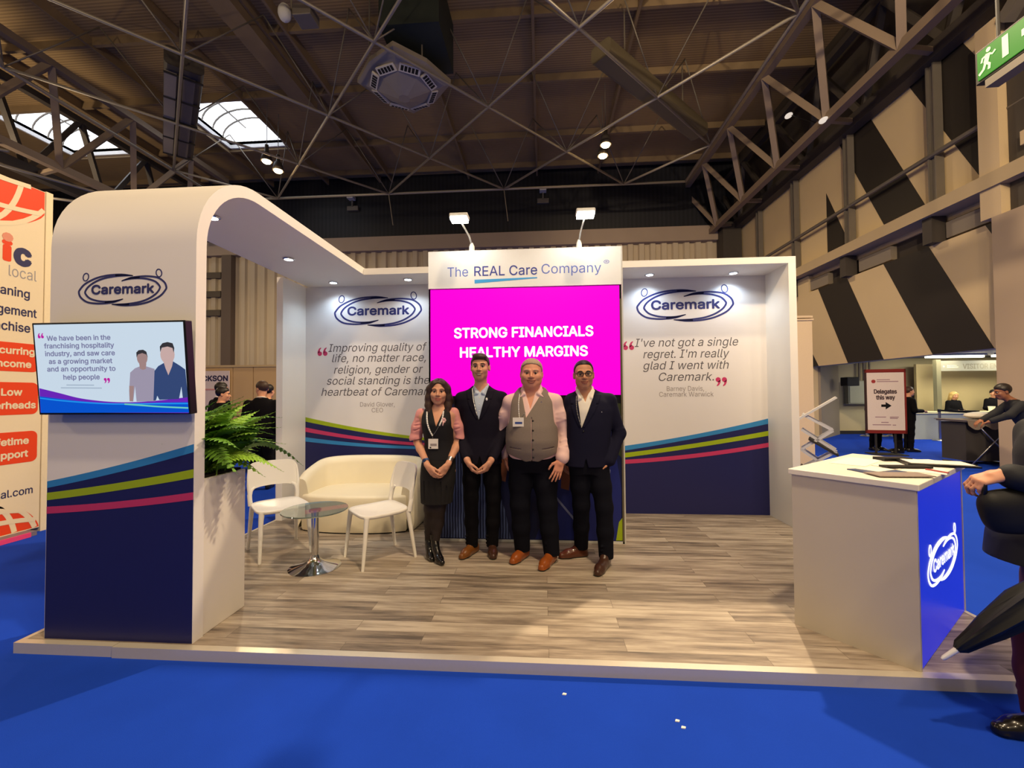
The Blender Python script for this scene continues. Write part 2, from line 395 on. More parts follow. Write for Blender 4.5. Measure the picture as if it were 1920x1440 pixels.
# back wall of the hall: ribbed cream cladding, a grey ledge, dark sheeting above
CLAD = M('cream_ribbed_cladding', (196, 180, 152), .6, var=.10, scale=.7)
b = MB(); n = 120; X0, X1 = -26.0, 12.2; pv = []
pitch = .52; x = X0; prof = []
while x < X1:
    prof += [(x,18.0),(x+.22,18.0),(x+.27,18.14),(x+.47,18.14)]; x += pitch
for z in (0, 8.6): pv += [(p[0], p[1], z) for p in prof]
k = len(prof); b.add(pv, [(i, i+1, i+1+k, i+k) for i in range(k-1)]); b.box(X0, X1, 18.16, 18.3, 0, 12.4)
wall_back = struct(b.build('wall_back', CLAD))
box('ledge', M('grey_brown_ledge', (160, 142, 124), .6, var=.1, scale=1), -26, 12.2, 17.75, 18.1, 8.6, 9.28, wall_back)
DARKS = wave_mat('dark_upper_sheeting', (30, 31, 38), (22, 23, 29), 1.6, 'X', .5)
box('upper_sheeting', DARKS, -26, 12.2, 17.9, 18.05, 9.28, 12.3, wall_back)
# darker gallery openings and a post far left in the back wall
for z in (7.5, 6.55, 5.6): box('vent_slot', M('dark_vent', (96, 86, 72), .8), -13.9, -12.95, 17.9, 18.02, z, z+.3, wall_back)
box('post', M('grey_brown_post', (104, 90, 78), .6), -12.75, -12.25, 17.7, 18.05, 0, 8.6, wall_back)
b = MB()
struct(box('wall_left', DSTEEL, -26.2, -26, -13, 18.2, 0, 12.4))

# right wall: cream and black diagonal cladding over an opening, columns, rails and a beam
CREAM = M('cream_wall_panel', (200, 178, 138), .55, var=.05, scale=1.2)
BLK = M('black_wall_stripe', (38, 33, 28), .6, var=.05)
FR = ((0,0,0),(0,1,0),(0,0,1),(-1,0,0))         # (u,v)->(y,z), outward normal -x
def frx(x): return ((x,0,0),(0,1,0),(0,0,1),(-1,0,0))
wall_right = struct(box('wall_right', CREAM, 12.15, 12.3, 3.0, 18.0, 5.3, 12.3))
def strs(name, polys, x, par):
    for p in polys: MB().prism(p, frx(x), 0, .006).build(name, BLK, par)
strs('black_stripe', [[(11.59,5.6),(10.5,5.6),(11.59,7.8)], [(10.95,8.98),(9.2,5.6),(8.0,5.6),(9.72,8.98)],
     [(8.5,8.98),(6.72,5.6),(5.4,5.6),(7.18,8.98)], [(5.9,8.98),(4.1,5.6),(3.0,5.6),(4.7,8.98)]], 12.15, wall_right)
box('dark_upper_wall', DSTEEL, 12.1, 12.16, 3.0, 18, 9.2, 12.3, wall_right)
low = box('lower_cladding', CREAM, 12.0, 12.3, 6.4, 12.33, 2.38, 4.84, wall_right)
strs('black_stripe', [[(12.33,2.38),(11.92,2.38),(12.33,2.97)], [(11.85,4.84),(10.6,2.38),(9.3,2.38),(10.55,4.84)], [(9.22,4.84),(7.9,2.38),(6.58,2.38),(7.92,4.84)], [(6.67,4.84),(6.4,4.35),(6.4,4.84)]], 12.0, low)
box('soffit_recess', M('dark_recess', (52, 46, 42), .8), 12.2, 12.3, 4.5, 18, 4.84, 5.4, wall_right)
for y in (7.2, 9.8, 12.2): box('recess_panel', M('grey_recess_panel', (126, 116, 102), .6), 12.05, 12.2, y-.75, y+.35, 4.9, 5.25, wall_right)
box('pale_end_wall', CREAM, 12.0, 12.3, 12.33, 18, 0, 5.4, wall_right)
trim = struct(box('trim_1', M('cream_beam', (176, 156, 122), .5, var=.05, scale=2), 11.7, 12.2, 4.5, 13.6, 5.42, 5.7))
for y in (15.5, 13.05, 10.42, 7.72, 5.0):
    c = MB(); c.box(11.94,12.12,y-.10,y-.07,5.7,9.0).box(11.94,12.12,y+.07,y+.10,5.7,9.0).box(12.0,12.04,y-.08,y+.08,5.7,9.0)
    c.build('wall_column', STEEL, trim)
    box('beam_post', DSTEEL, 11.8, 12.1, y-.12, y+.12, 4.84, 5.42, trim)
MB().tube([(11.95, 3.2, 6.84),(11.95, 17.8, 6.84)], .055, 8).build('wall_rail', STEEL, trim)
box('corner_column', DSTEEL, 11.3, 12.1, 17.2, 17.9, 0, 9.2, trim)

# portal at the right: pale column above a beige pier
PIER = M('beige_pier_plaster', (168, 148, 124), .6, var=.03, scale=2)
t = struct(box('trim_2', PIER, 11.75, 13.2, 3.0, 6.3, 0, 4.85))
PALE = M('pale_portal_steel', (196, 174, 138), .5, var=.04)
box('portal_column', PALE, 11.75, 12.15, 6.12, 6.5, 4.85, 8.6, t)
box('portal_column', DSTEEL, 11.9, 12.2, 5.75, 6.1, 4.85, 8.6, t)
box('portal_beam', PALE, 11.78, 12.1, 3.0, 5.8, 5.95, 6.2, t)
box('portal_beam', PALE, 11.78, 12.1, 3.0, 5.8, 7.6, 7.85, t)
MB().bar((11.8,6.0,8.4),(11.8,4.2,10.0),.2).build('portal_brace', STEEL, t)

# space frame of thin tubes carrying the roof
TUBE = M('galvanised_tube', (150, 142, 128), .45, .35, var=.05)
TUBE2 = M('thin_galvanised_tube', (122, 114, 102), .5, .3, var=.05)
sf = thing('space_frame', 'grey tubular space frame of crossing diagonal bars under the brown roof', 'roof frame', (-.7, 9, 10))
def node(i, k): return Vector((1.666+2.43*i, 14.95-2.53*k, 10.0))
KM = 6
def diag(i, k, di):
    a = (i, k); 
    while -5 <= i+di <= 3 and k+1 <= KM: i += di; k += 1
    if (i, k) != a: MB().tube([node(*a), node(i, k)], .040, 8).build('chord', TUBE, sf, smooth=True)
for i in (-4,-2,0,2): diag(i,0,1); diag(i,0,-1)
for k in (1,3): diag(-5,k,1); diag(3,k,-1)
MB().tube([node(3,0),node(3,KM)], .05, 8).build('edge_chord', TUBE, sf, smooth=True)
MB().tube([node(-5,0),node(-5,KM)], .05, 8).build('edge_chord', TUBE, sf, smooth=True)
MB().tube([node(-5,0),node(3,0)], .05, 8).build('edge_chord', TUBE, sf, smooth=True)
for k in range(0, 5):
    for i in range(-5, 4):
        if (i+k) % 2: continue
        p = node(i,k)
        for sx, sy in ((1,1),(-1,1),(1,-1),(-1,-1)):
            q = p+Vector((sx*1.215, sy*1.26, 2.05))
            if not (-11 < q.x < 9.4 and q.y < 15.2): continue
            MB().tube([p,q], .020, 6).build('brace', TUBE2, sf, smooth=True)
for i in (0, -2): MB().tube([node(i,0), node(i,0)+Vector((.15,.1,-1.3))], .02, 6).build('hanger', TUBE2, sf)

# edge trusses along both sides
def truss(name, label, xa, za, xb, zb, xt, zt, ys, th, mat, xt2=None):
    t = thing(name, label, 'roof truss', (xa, ys[0], za))
    y0, y1 = ys[0]-1.25, ys[-1]+.75
    MB().bar((xa,y0,za),(xa,y1,za), th*1.3, th*1.3).build('bottom_chord', mat, t)
    MB().bar((xb,y0,zb),(xb,y1,zb), th*1.7, th*2.1).build('bottom_chord', DSTEEL, t)
    MB().bar((xt,y0,zt),(xt,y1,zt), th*1.2).build('top_chord', mat, t)
    if xt2: MB().bar((xt2,y0,zt),(xt2,y1,zt), th*1.2).build('top_chord', DSTEEL, t)
    for y in ys:
        MB().bar((xa,y,za),(xt,y+1.25,zt), th).build('brace', mat, t)
        MB().bar((xa,y,za),(xt,y-1.25,zt), th).build('brace', mat, t)
        MB().bar((xa,y,za),(xb,y+.3,zb), th*.7).build('cross_tie', mat, t)
        if xt2:
            MB().bar((xb,y,zb),(xt2,y+1.25,zt), th*.9).build('brace', DSTEEL, t)
            MB().bar((xb,y,zb),(xt2,y-1.25,zt), th*.9).build('brace', DSTEEL, t)
    return t
ysr = [2.35+2.45*i for i in range(7)]
TRS = M('taupe_truss_steel', (140, 122, 102), .55, .2, var=.06, scale=3)
truss('edge_truss', 'heavy grey steel truss along the top of the black and cream striped wall', 11.0, 8.98, 11.95, 9.08, 10.0, 11.2, ysr, .17, TRS, 11.6)
ysl = [5.2+2.52*i for i in range(5)]
truss('edge_truss', 'heavy dark steel truss above the red and white neighbouring stand, before the farther rooflight', -12.4, 9.0, -13.6, 9.0, -11.2, 11.4, ysl, .17, TRS, -13.2)
# infill members left of the frame
LSTR = M('light_grey_truss_steel', (150, 142, 130), .5, .3, var=.05)
t2 = thing('tie_frame', 'pale thin tie bars crossing under the dark left truss, just above the red globe', 'tie bars', (-11.5, 9, 9))
for a, c in (((-13.0,7.6,8.3),(-10.3,10.9,8.0)), ((-14.5,9.8,8.2),(-10.5,10.4,7.7)), ((-13.5,8.4,8.9),(-12.0,8.6,8.6))):
    MB().tube([a,c], .045, 8).build('tie_bar', LSTR, t2, smooth=True)

# hung services
HV = M('grey_beige_hvac_panel', (150, 140, 124), .5, .2, var=.05, scale=3)
SLOT = M('dark_grille_slot', (26, 24, 22), .8)
WH = M('white_grille_rim', (206, 198, 180), .5)
g = thing('air_diffuser', 'large faceted grey air diffuser with slotted grilles hung in the roof frame', 'air diffuser', (-.5, 8.85, 10.5))
C0 = Vector((-.55, 8.95, 10.05)); RO = [1.28,1.05,1.28,1.05,1.28,1.05,1.28,1.05]; b = MB()
ring = [(math.cos(2*math.pi*i/8+.1), math.sin(2*math.pi*i/8+.1)) for i in range(8)]
vs = [C0+Vector((RO[i]*x,RO[i]*y,.22)) for i,(x,y) in enumerate(ring)]+[C0+Vector((RO[i]*x,RO[i]*y,.10)) for i,(x,y) in enumerate(ring)]+[C0+Vector((.16*x,.16*y,-.34)) for x,y in ring]
b.add(vs, [tuple(range(8)), tuple(range(16,24))[::-1]]+[(i,(i+1)%8,(i+1)%8+8,i+8)[::-1] for i in range(8)]+[(i+8,(i+1)%8+8,(i+1)%8+16,i+16)[::-1] for i in range(8)])
b.build('housing', HV, g)
for i in range(8):
    am = 2*math.pi*(i+.5)/8+.1; rad = Vector((math.cos(am), math.sin(am), 0)); tn = Vector((-math.sin(am), math.cos(am), 0))
    nn = (rad*.42+Vector((0,0,-1))).normalized(); vdir = nn.cross(tn); P = C0+rad*.78+Vector((0,0,-.06))
    gr = MB().prism([(-.27,-.10),(.27,-.10),(.27,.10),(-.27,.10)], (P,tn,vdir,nn), -.02, .035).build('grille_rim', WH, g)
    sl = MB()
    for q in range(5): sl.prism([(-.23+q*.094,-.065),(-.16+q*.094,-.065),(-.16+q*.094,.065),(-.23+q*.094,.065)], (P,tn,vdir,nn), .035, .04)
    sl.build('slot', SLOT, gr)
box('supply_duct', M('dark_green_duct', (38, 44, 38), .7), -.75, .75, 7.6, 9.3, 10.6, 12.0, g)
for sx, sy in ((-.7,-.7),(.7,.7),(.7,-.7),(-.7,.7)): MB().tube([C0+Vector((sx,sy,.2)), C0+Vector((sx,sy,2.2))], .02, 6).build('hanger', TUBE2, g)

DUCT = M('olive_brown_duct', (96, 86, 66), .6, .1, var=.05)
def duct(label, a, c, wdt, h, louv):
    a = Vector(a); c = Vector(c); d = (c-a).normalized(); s = d.cross(Vector((0,0,1))).normalized(); u = Vector((0,0,1)); L_ = (c-a).length
    t = thing('air_duct', label, 'air duct', a)
    fr = (a, s, u, d)
    r = .12; poly = []
    for cx, cy, a0 in ((wdt/2-r,-h/2+r,-90),(wdt/2-r,h/2-r,0),(-wdt/2+r,h/2-r,90),(-wdt/2+r,-h/2+r,180)):
        for q in range(5): ang = R_(a0+22.5*q); poly.append((cx+r*math.cos(ang), cy+r*math.sin(ang)))
    MB().prism(poly, fr, 0, L_).build('casing', DUCT if not louv else DSTEEL, t)
    if louv:
        for q, m_ in ((-.28,LSTR),(.12,STEEL)):
            MB().prism([(q-.13,-h/2-.03),(q+.13,-h/2-.03),(q+.13,-h/2+.01),(q-.13,-h/2+.01)], fr, .3, L_-.2).build('reflector', m_, t)
        for q in range(5):
            MB().prism([(-wdt/2,-h/2-.05),(wdt/2,-h/2-.05),(wdt/2,-h/2-.02),(-wdt/2,-h/2-.02)], fr, .3+q*(L_-.5)/4, .36+q*(L_-.5)/4).build('cross_strap', DARKM, t)
    for q in (.2, .8): MB().tube([a+d*(L_*q)+u*(h/2-.02), a+d*(L_*q)+u*(12.1-a.z)], .02, 6).build('hanger', TUBE2, t)
    return t
duct('long dark rounded duct hung diagonally right of the pair of warm lamps', (4.75,8.5,10.35), (8.5,12.2,10.35), .62, .45, False)
duct('dark slatted linear unit hung diagonally beside the bright rooflight', (-6.1,7.95,10.35), (-9.75,11.8,10.35), .85, .5, True)

BULB = M('warm_lamp_glow', (255, 214, 150), .4, var=0, emit=90)
def bay_lamp(label, x, y, grp):
    t = thing('high_bay_light', label, 'ceiling lamp', (x,y,9.95), grp)
    MB().lathe([(.02,.62),(.06,.6),(.07,.35),(.13,.3),(.2,.02),(.19,0),(.0,.02)], (x,y,9.95), 20).build('reflector', DSTEEL, t, smooth=50)
    MB().ball((x,y,9.96), (.15,.15,.09)).build('bulb', BULB, t, smooth=True)
    MB().tube([(x,y,10.55),(x,y,12.1)], .012, 6).build('hanger', TUBE2, t)
    lamp('high_bay_bulb', 'SPOT', (x,y,9.86), (x,y,0), 900, WARM, .10, 150)
bay_lamp('warm glowing roof lamp, upper left of the pair by the bright rooflight', -6.61, 12.06, 'lit high bay lamps')
bay_lamp('warm glowing roof lamp, lower right of the pair by the bright rooflight', -6.6, 12.71, 'lit high bay lamps')
bay_lamp('warm glowing roof lamp, upper one of the pair above the right floodlight', 5.38, 12.05, 'lit high bay lamps')
bay_lamp('warm glowing roof lamp, lower one of the pair above the right floodlight', 5.38, 12.72, 'lit high bay lamps')

PALEBOX = M('pale_grey_plastic', (196, 194, 186), .5)
t = thing('wireless_unit', 'small white domed unit beside a grey box fixed high in the roof', 'roof unit', (-2.3,6.5,10.0))
MB().ball((-2.42,6.45,10), (.14,.14,.2)).build('dome', PALEBOX, t, smooth=True)
box('junction_box', STEEL, -2.2,-1.78,6.35,6.75,9.85,10.1, t, .02)
MB().tube([(-2.3,6.5,10),(-2.3,6.5,12.1)], .02, 6).build('hanger', TUBE2, t)
for x, lab in ((3.28,'small white camera on the dark wall between the two floodlights'), (-6.05,'small white camera on the dark wall left of the floodlights')):
    t = thing('security_camera', lab, 'camera', (x,17.9,11.0), 'cameras on the dark wall')
    box('camera_body', PALEBOX, x-.16,x+.16,17.45,17.8,11.1,11.26, t, .02); box('mount_box', STEEL, x-.28,x+.28,17.75,17.9,10.62,10.85, t, .02)
    box('bracket', STEEL, x-.03,x+.03,17.72,17.9,10.8,11.15, t)
t = thing('beam_lamp', 'two small pale lamps clipped to the steel truss over the striped wall', 'lamp', (11.0,9.4,8.95))
for y, z in ((9.6,8.92),(11.2,10.1)): MB().ball((10.85,y,z),(.1,.14,.06)).build('lamp_head', M('pale_lamp',(235,220,205),.4,emit=.9), t, smooth=True)
MB().tube([(10.9,9.6,8.95),(10.95,9.9,9.0),(10.9,11.2,10.12)], .015, 6).build('cable', DARKM, t)

# exit sign, green, lit from inside
EX = thing('exit_sign', 'lit green hanging sign with a white running figure, at the top right', 'exit sign', (9,3.3,6.0))
GRN = M('exit_sign_green', (40, 168, 26), .4, var=0, emit=.55)
LITW = M('exit_sign_white', (245, 250, 200), .4, var=0, emit=1.1)
fe = ((9.0,3.62,5.66),(0,-1,0),(0,0,1),(-1,0,0))     # read from the hall side: u runs towards the viewer
box('housing', DARKM, 9.0, 9.12, 2.3, 3.64, 5.62, 6.06, EX, .01)
MB().prism([(0.02,.0),(1.28,.0),(1.28,.37),(.02,.37)], fe, .0, .01).build('sign_face', GRN, EX)
b = MB()
b.prism([(.165+.028*math.cos(2*math.pi*i/12), .315+.028*math.sin(2*math.pi*i/12)) for i in range(12)], fe, .01, .015)
for pts, wd in (([(.16,.27),(.13,.17)],.06), ([(.16,.26),(.215,.225),(.25,.25)],.022), ([(.15,.26),(.09,.25),(.075,.2)],.022), ([(.13,.17),(.175,.12),(.165,.06)],.03), ([(.125,.17),(.10,.10),(.04,.06)],.03)):
    stroke(b, pts, wd, fe, .01, .015)
b.build('running_figure', LITW, EX)
MB().prism([(.33,.07),(.40,.07),(.40,.33),(.33,.33)], fe, .01, .015).build('door_symbol', LITW, EX)
b = MB(); b.prism([(.55,.16),(.80,.16),(.80,.09),(.93,.2),(.80,.31),(.80,.24),(.55,.24)], fe, .01, .015); b.build('arrow', LITW, EX)
for y in (2.6, 3.4): MB().tube([(9.06,y,6.06),(9.06,y,9.4)], .02, 6).build('hanger', DARKM, EX)
box('gantry_bar', STEEL, 8.98, 9.14, 2.0, 3.5, 5.5, 5.6, EX)

# ------------------------------------------------------------------ the lobby seen under the striped wall
LW = M('lobby_cream_wall', (190, 176, 140), .6, var=.03, scale=1)
lob = struct(box('wall_lobby', LW, 12.3, 24, 14.2, 14.4, 0, 2.75))
GREYW = M('lobby_grey_wall', (140, 128, 112), .6, var=.05, scale=1)
MB().prism([(0,0),(2.42,0),(2.42,2.5),(0,2.5)], ((12.2,12.35,0),(.70,.714,0),(0,0,1),(.714,-.70,0)), 0, .1).build('grey_side_wall', GREYW, lob)
struct(box('ceiling_lobby', M('lobby_grey_blue_ceiling', (142, 140, 142), .6), 12.3, 24, 4.5, 14.4, 2.75, 2.85))
box('dark_skirting', M('dark_skirting', (40, 36, 34), .7), 13.9, 15.9, 14.12, 14.2, 0, .12, lob)
box('wall_right_return', LW, 23.9, 24, 4.5, 14.4, 0, 2.75, lob)
EMT = M('lobby_tube_glow', (255, 250, 225), .4, var=0, emit=6)
for x, y, lab in ((16.4,12.3,'long glowing ceiling tube left of the lit fascia in the lobby'), (18.3,12.2,'short glowing ceiling tube over the lit fascia in the lobby')):
    t = thing('tube_light', lab, 'ceiling lamp', (x,y,2.7), 'lobby ceiling tubes')
    box('lit_tube', EMT, x-.85, x+.85, y-.06, y+.06, 2.62, 2.69, t, .01); box('fitting', PALEBOX, x-.9, x+.9, y-.09, y+.09, 2.69, 2.75, t)
    l = lamp('lobby_tube', 'AREA', (x,y,2.58), (x,y+.3,0), 60, (1.0,.93,.72), 1.2)
lamp('lobby_light', 'AREA', (15,9.5,2.7), (15,9.5,0), 110, (1.0,.93,.74), 2.0)

t = thing('enquiry_booth', 'cream booth with a lit white fascia lettered for visitor enquiries', 'booth', (17.3,12.9,0))
CW = M('white_fascia', (244, 238, 206), .5, emit=.25)
box('back_panel', M('booth_cream_panel', (186, 168, 124), .6), 16.3, 20, 13.6, 13.7, 0, 2.5, t)
box('fascia', CW, 16.35, 20, 12.85, 12.93, 2.22, 2.56, t)
box('post', M('booth_post_cream', (236, 224, 170), .5, emit=.15), 16.28, 16.42, 12.8, 12.94, 0, 2.6, t)
FB = ((0,12.85,0),(1,0,0),(0,0,1),(0,-1,0))
text('lettering', 'VISITOR ENQUIRIES', M('fascia_grey_print',(104,98,80),.6), t, FB, 17.15, 2.29, width=1.85, cap=.16, bold=.02)
b = MB(); b.prism([(16.55+.03*math.cos(q*.63), 2.37+.03*math.sin(q*.63)) for q in range(10)], FB, 0, .003); b.box(16.65,17.0,12.845,12.85,2.33,2.36).box(16.65,16.95,12.845,12.85,2.39,2.41); b.build('small_emblem', M('fascia_faint_print',(190,180,140),.6), t)
t = thing('reception_desk', 'long white reception desk with a pale worktop in the lobby', 'desk', (17.0,12.6,0))
box('desk_front', M('desk_grey_white', (196, 196, 176), .5), 15.0, 19.4, 12.3, 12.4, 0, .82, t); box('worktop', M('desk_cream_top', (236, 222, 172), .4), 14.9, 19.5, 12.25, 12.95, .82, .88, t, .005)
box('desk_end', M('desk_grey_white'), 15.0, 15.1, 12.4, 12.9, 0, .82, t)
tag(box('keyboard', BLACKP, 16.6, 17.3, 12.5, 12.75, .885, .915, None, .004), 'black flat keyboard on the reception desk before the blonde woman', 'keyboard')
tag(MB().lathe([(.07,0),(.08,.1),(.09,.16),(.08,.16),(.07,.01)], (17.75,12.6,.885), 14).build('paper_cup', TOP, None, smooth=50), 'white cup on the reception desk right of the blonde woman', 'cup')

# electrical boxes and barrier posts
CAB = M('grey_green_cabinet', (150, 150, 132), .5, .1, var=.04)
for x0, x1, z0, z1, lab in ((14.25,15.25,1.1,1.95,'grey square switch cabinet on the lobby wall behind the barrier posts'), (15.3,15.75,1.0,1.9,'narrow grey switch cabinet beside the square one on the lobby wall')):
    t = thing('switch_cabinet', lab, 'cabinet', ((x0+x1)/2,14.2,z0)); box('body', CAB, x0,x1,13.95,14.2,z0,z1,t,.01)
    box('door', M('pale_cabinet_door',(166,166,148),.5,.1), x0+.04,x1-.04,13.93,13.95,z0+.04,z1-.04,t,.004)
    MB().tube([(x1-.12,13.9,(z0+z1)/2),(x1-.12,13.9,(z0+z1)/2+.12)],.015,6).build('handle', DARKM, t)
t = thing('conduit_run', 'group of grey vertical conduits above the switch cabinets on the lobby wall', 'conduits', (14.8,14.1,2))
for x in (14.75,14.9,15.1): MB().tube([(x,14.1,1.95),(x,14.1,2.7)],.035,8).build('conduit', GREYW, t)
tag(box('speaker_box', DARKM, 13.55,13.95,12.95,13.3,1.75,2.05,None,.02), 'small dark box jutting from the grey lobby side wall', 'box')
def barrier(x, y, lab):
    t = thing('barrier_post', lab, 'barrier post', (x,y,0), 'chrome barrier posts')
    MB().lathe([(.19,0),(.19,.015),(.15,.04),(.04,.05)], (x,y,0), 24).build('base', ALU, t, smooth=40)
    MB().tube([(x,y,.04),(x,y,.92)], .035, 12).build('pole', ALU, t, smooth=40)
    MB().lathe([(.04,0),(.045,.01),(.045,.08),(.03,.09)], (x,y,.9), 16).build('belt_head', DARKM, t, smooth=40); return t
barrier(14.38,13.3,'chrome barrier post, leftmost of the three before the switch cabinets')
barrier(14.83,13.25,'chrome barrier post, middle of the three before the switch cabinets')
barrier(15.28,13.35,'chrome barrier post, rightmost of the three before the switch cabinets')
t = barrier(15.55,11.9,'single chrome barrier post with a black belt in front of the reception desk')
MB().bar((15.58,11.9,.94),(16.9,11.5,.86),.012,.06).build('belt', BLACKP, t)
# ================================================================== THE EXHIBITION STAND
F0 = .06
t = struct(box('trim_3', plank_mat(), 0, 6.0, .03, 3.09, .0, F0))        # raised plank floor of the stand
EDGE = M('pale_edge_profile', (222, 214, 196), .3, .45, var=.03)
box('front_edge_profile', EDGE, .62, 6.02, -.02, .03, .0, F0+.004, t); box('front_edge_profile', EDGE, -.03, .615, -.012, .03, .0, F0+.004, t)
box('side_edge_profile', EDGE, -.03, .0, .03, 3.09, 0, F0+.004, t); box('side_edge_profile', EDGE, 6.0, 6.03, .03, 3.09, 0, F0+.004, t)

stand = thing('exhibition_stand', 'white open stand shell with curved front panel, canopy and printed back walls', 'exhibition stand', (3, 3.0, F0))
# curved panel rising at the front left and running back as a canopy
prof = [(.048,F0)]; inner = [(.128,F0)]
for i in range(15):
    a = math.pi*(1-i/28.0); prof.append((.048+.57+.57*math.cos(a), 2.5+.57*math.sin(a))); inner.append((.048+.57+.49*math.cos(a), 2.5+.49*math.sin(a)))
prof.append((3.05,3.07)); inner.append((3.05,2.985))
b = MB(); n = len(prof); ring = [(y,z) for y,z in prof]+[(y,z) for y,z in inner[::-1]]; m = len(ring)
b.v = [(.097,y,z) for y,z in ring]+[(1.068,y,z) for y,z in ring]
b.f = [(i,(i+1)%m,(i+1)%m+m,i+m) for i in range(m)]+[(i,2*n-1-i,2*n-2-i,i+1) for i in range(n-1)]+[(m+i,m+i+1,m+2*n-2-i,m+2*n-1-i) for i in range(n-1)]; b.mi = [0]*len(b.f)
curved = b.build('curved_panel', WHITE, stand, smooth=30)
box('canopy', WHITE, 1.068, 2.02, 2.51, 3.05, 2.985, 3.06, stand); box('canopy', WHITE, 3.99, 6.0, 2.51, 3.05, 2.985, 3.06, stand)
wl = box('back_wall', M('printed_wall_white', (216, 212, 210), .5, var=.02, scale=2), .069, 2.02, 3.01, 3.05, F0, 2.985, stand)
wr = box('back_wall', M('printed_wall_white'), 3.99, 5.92, 3.01, 3.05, F0, 2.985, stand)
box('side_wing', SIDEW, -.011, .069, 2.51, 3.05, F0, 2.985, stand); box('side_wing', SIDEW, 5.92, 6.0, 2.51, 3.05, F0, 2.985, stand)

def interp(pts, x):
    """smooth curve through (x,z) points"""
    P = sorted(pts); n = len(P); xs = np.array([p[0] for p in P]); zs = np.array([p[1] for p in P])
    c = np.polyfit(xs, zs, min(2, n-1)); return float(np.polyval(c, x))
def band(par, name, mat, fr, x0, x1, top, bot, d, n=20):
    xs = [x0+(x1-x0)*i/n for i in range(n+1)]
    MB().strip([(x, interp(top,x)) for x in xs], [(x, interp(bot,x) if bot else F0) for x in xs], fr, 0, d).build(name, mat, par)
# graphics on the tower front
FT = ((0,.048,0),(1,0,0),(0,0,1),(0,-1,0))
T0, T1 = .1, 1.065
blue_t = [(.097,1.026),(.585,1.132),(1.06,1.258)]; blue_b = [(.097,.985),(.585,1.088),(1.06,1.209)]
band(curved, 'navy_area', NAVY, FT, T0, T1, blue_b, None, .001)
band(curved, 'blue_stripe', PBLUE, FT, T0, T1, blue_t, blue_b, .0015)
band(curved, 'green_stripe', PGREEN, FT, T0, T1, [(.098,.955),(.585,1.022),(1.06,1.106)], [(.098,.909),(.585,.976),(1.06,1.054)], .002)
band(curved, 'pink_stripe', PPINK, FT, T0, T1, [(.1,.869),(.585,.908),(1.06,.967)], [(.1,.826),(.585,.866),(1.06,.922)], .002)
logo(curved, FT, .583, 2.215, .585, LOGO)
# left back wall
FB3 = ((0,3.01,0),(1,0,0),(0,0,1),(0,-1,0))
band(wl, 'navy_area', NAVY, FB3, .07, 2.02, [(.086,1.22),(.95,1.05),(1.55,.98)], None, .001)
band(wl, 'green_stripe', PGREEN, FB3, .07, 2.02, [(.086,1.262),(.986,1.09),(1.551,1.012)], [(.086,1.205),(.986,1.047),(1.551,.975)], .0015)
band(wl, 'pink_stripe', PPINK, FB3, .07, 2.02, [(.086,1.128),(.986,.985),(1.551,.935)], [(.086,1.072),(.986,.945),(1.551,.897)], .002)
band(wl, 'blue_stripe', PBLUE, FB3, .07, 2.02, [(.086,1.0),(.986,.912),(1.551,.886)], [(.086,.945),(.986,.872),(1.551,.852)], .002)
logo(wl, FB3, 1.045, 2.642, 1.16, LOGO)
text('quotation', [L('Improving quality of',.378,2.122,1.32,.102), L('life, no matter race,',.43,1.985,1.255,.102), L('religion, gender or',.455,1.835,1.19,.102), L('social standing is the',.36,1.69,1.37,.102), L('heartbeat of Caremark',.285,1.545,1.50,.102)], PGREY, wl, FB3, 0, 0, shear=.22, bold=-.004)
text('caption', [L('David Glover,',1.04,1.40,.46,.058,align='CENTER'), L('CEO',1.04,1.325,.15,.058,align='CENTER')], PLGREY, wl, FB3, 0, 0)
quote_marks(wl, FB3, .262, 2.10, .12, PPINK)
# right back wall
wt = [(4.226,.90),(5.032,1.035),(5.92,1.23)]
band(wr, 'navy_area', NAVY, FB3, 3.99, 5.92, [(4.226,.85),(5.03,.99),(5.92,1.18)], None, .001)
band(wr, 'blue_stripe', PBLUE, FB3, 3.99, 5.92, wt, [(4.226,.842),(5.032,.985),(5.92,1.166)], .0015)
band(wr, 'green_stripe', PGREEN, FB3, 3.99, 5.92, [(4.226,.812),(5.032,.925),(5.92,1.08)], [(4.226,.755),(5.032,.872),(5.92,1.022)], .002)
band(wr, 'pink_stripe', PPINK, FB3, 3.99, 5.92, [(4.226,.726),(5.032,.80),(5.92,.937)], [(4.226,.675),(5.032,.75),(5.92,.885)], .002)
logo(wr, FB3, 4.955, 2.635, 1.165, LOGO)
text('quotation', [L("I've not got a single",4.337,2.128,1.25,.102), L("regret. I'm really",4.44,1.985,1.04,.102), L('glad I went with',4.435,1.843,1.035,.102), L('Caremark.',4.625,1.70,.665,.102)], PGREY, wr, FB3, 0, 0, shear=.22, bold=-.004)
text('caption', [L('Barney Davis,',4.945,1.575,.45,.058,align='CENTER'), L('Caremark Warwick',4.955,1.505,.655,.058,align='CENTER')], PLGREY, wr, FB3, 0, 0)
quote_marks(wr, FB3, 4.225, 2.12, .12, PPINK); quote_marks(wr, FB3, 5.34, 1.71, .12, PPINK, True)

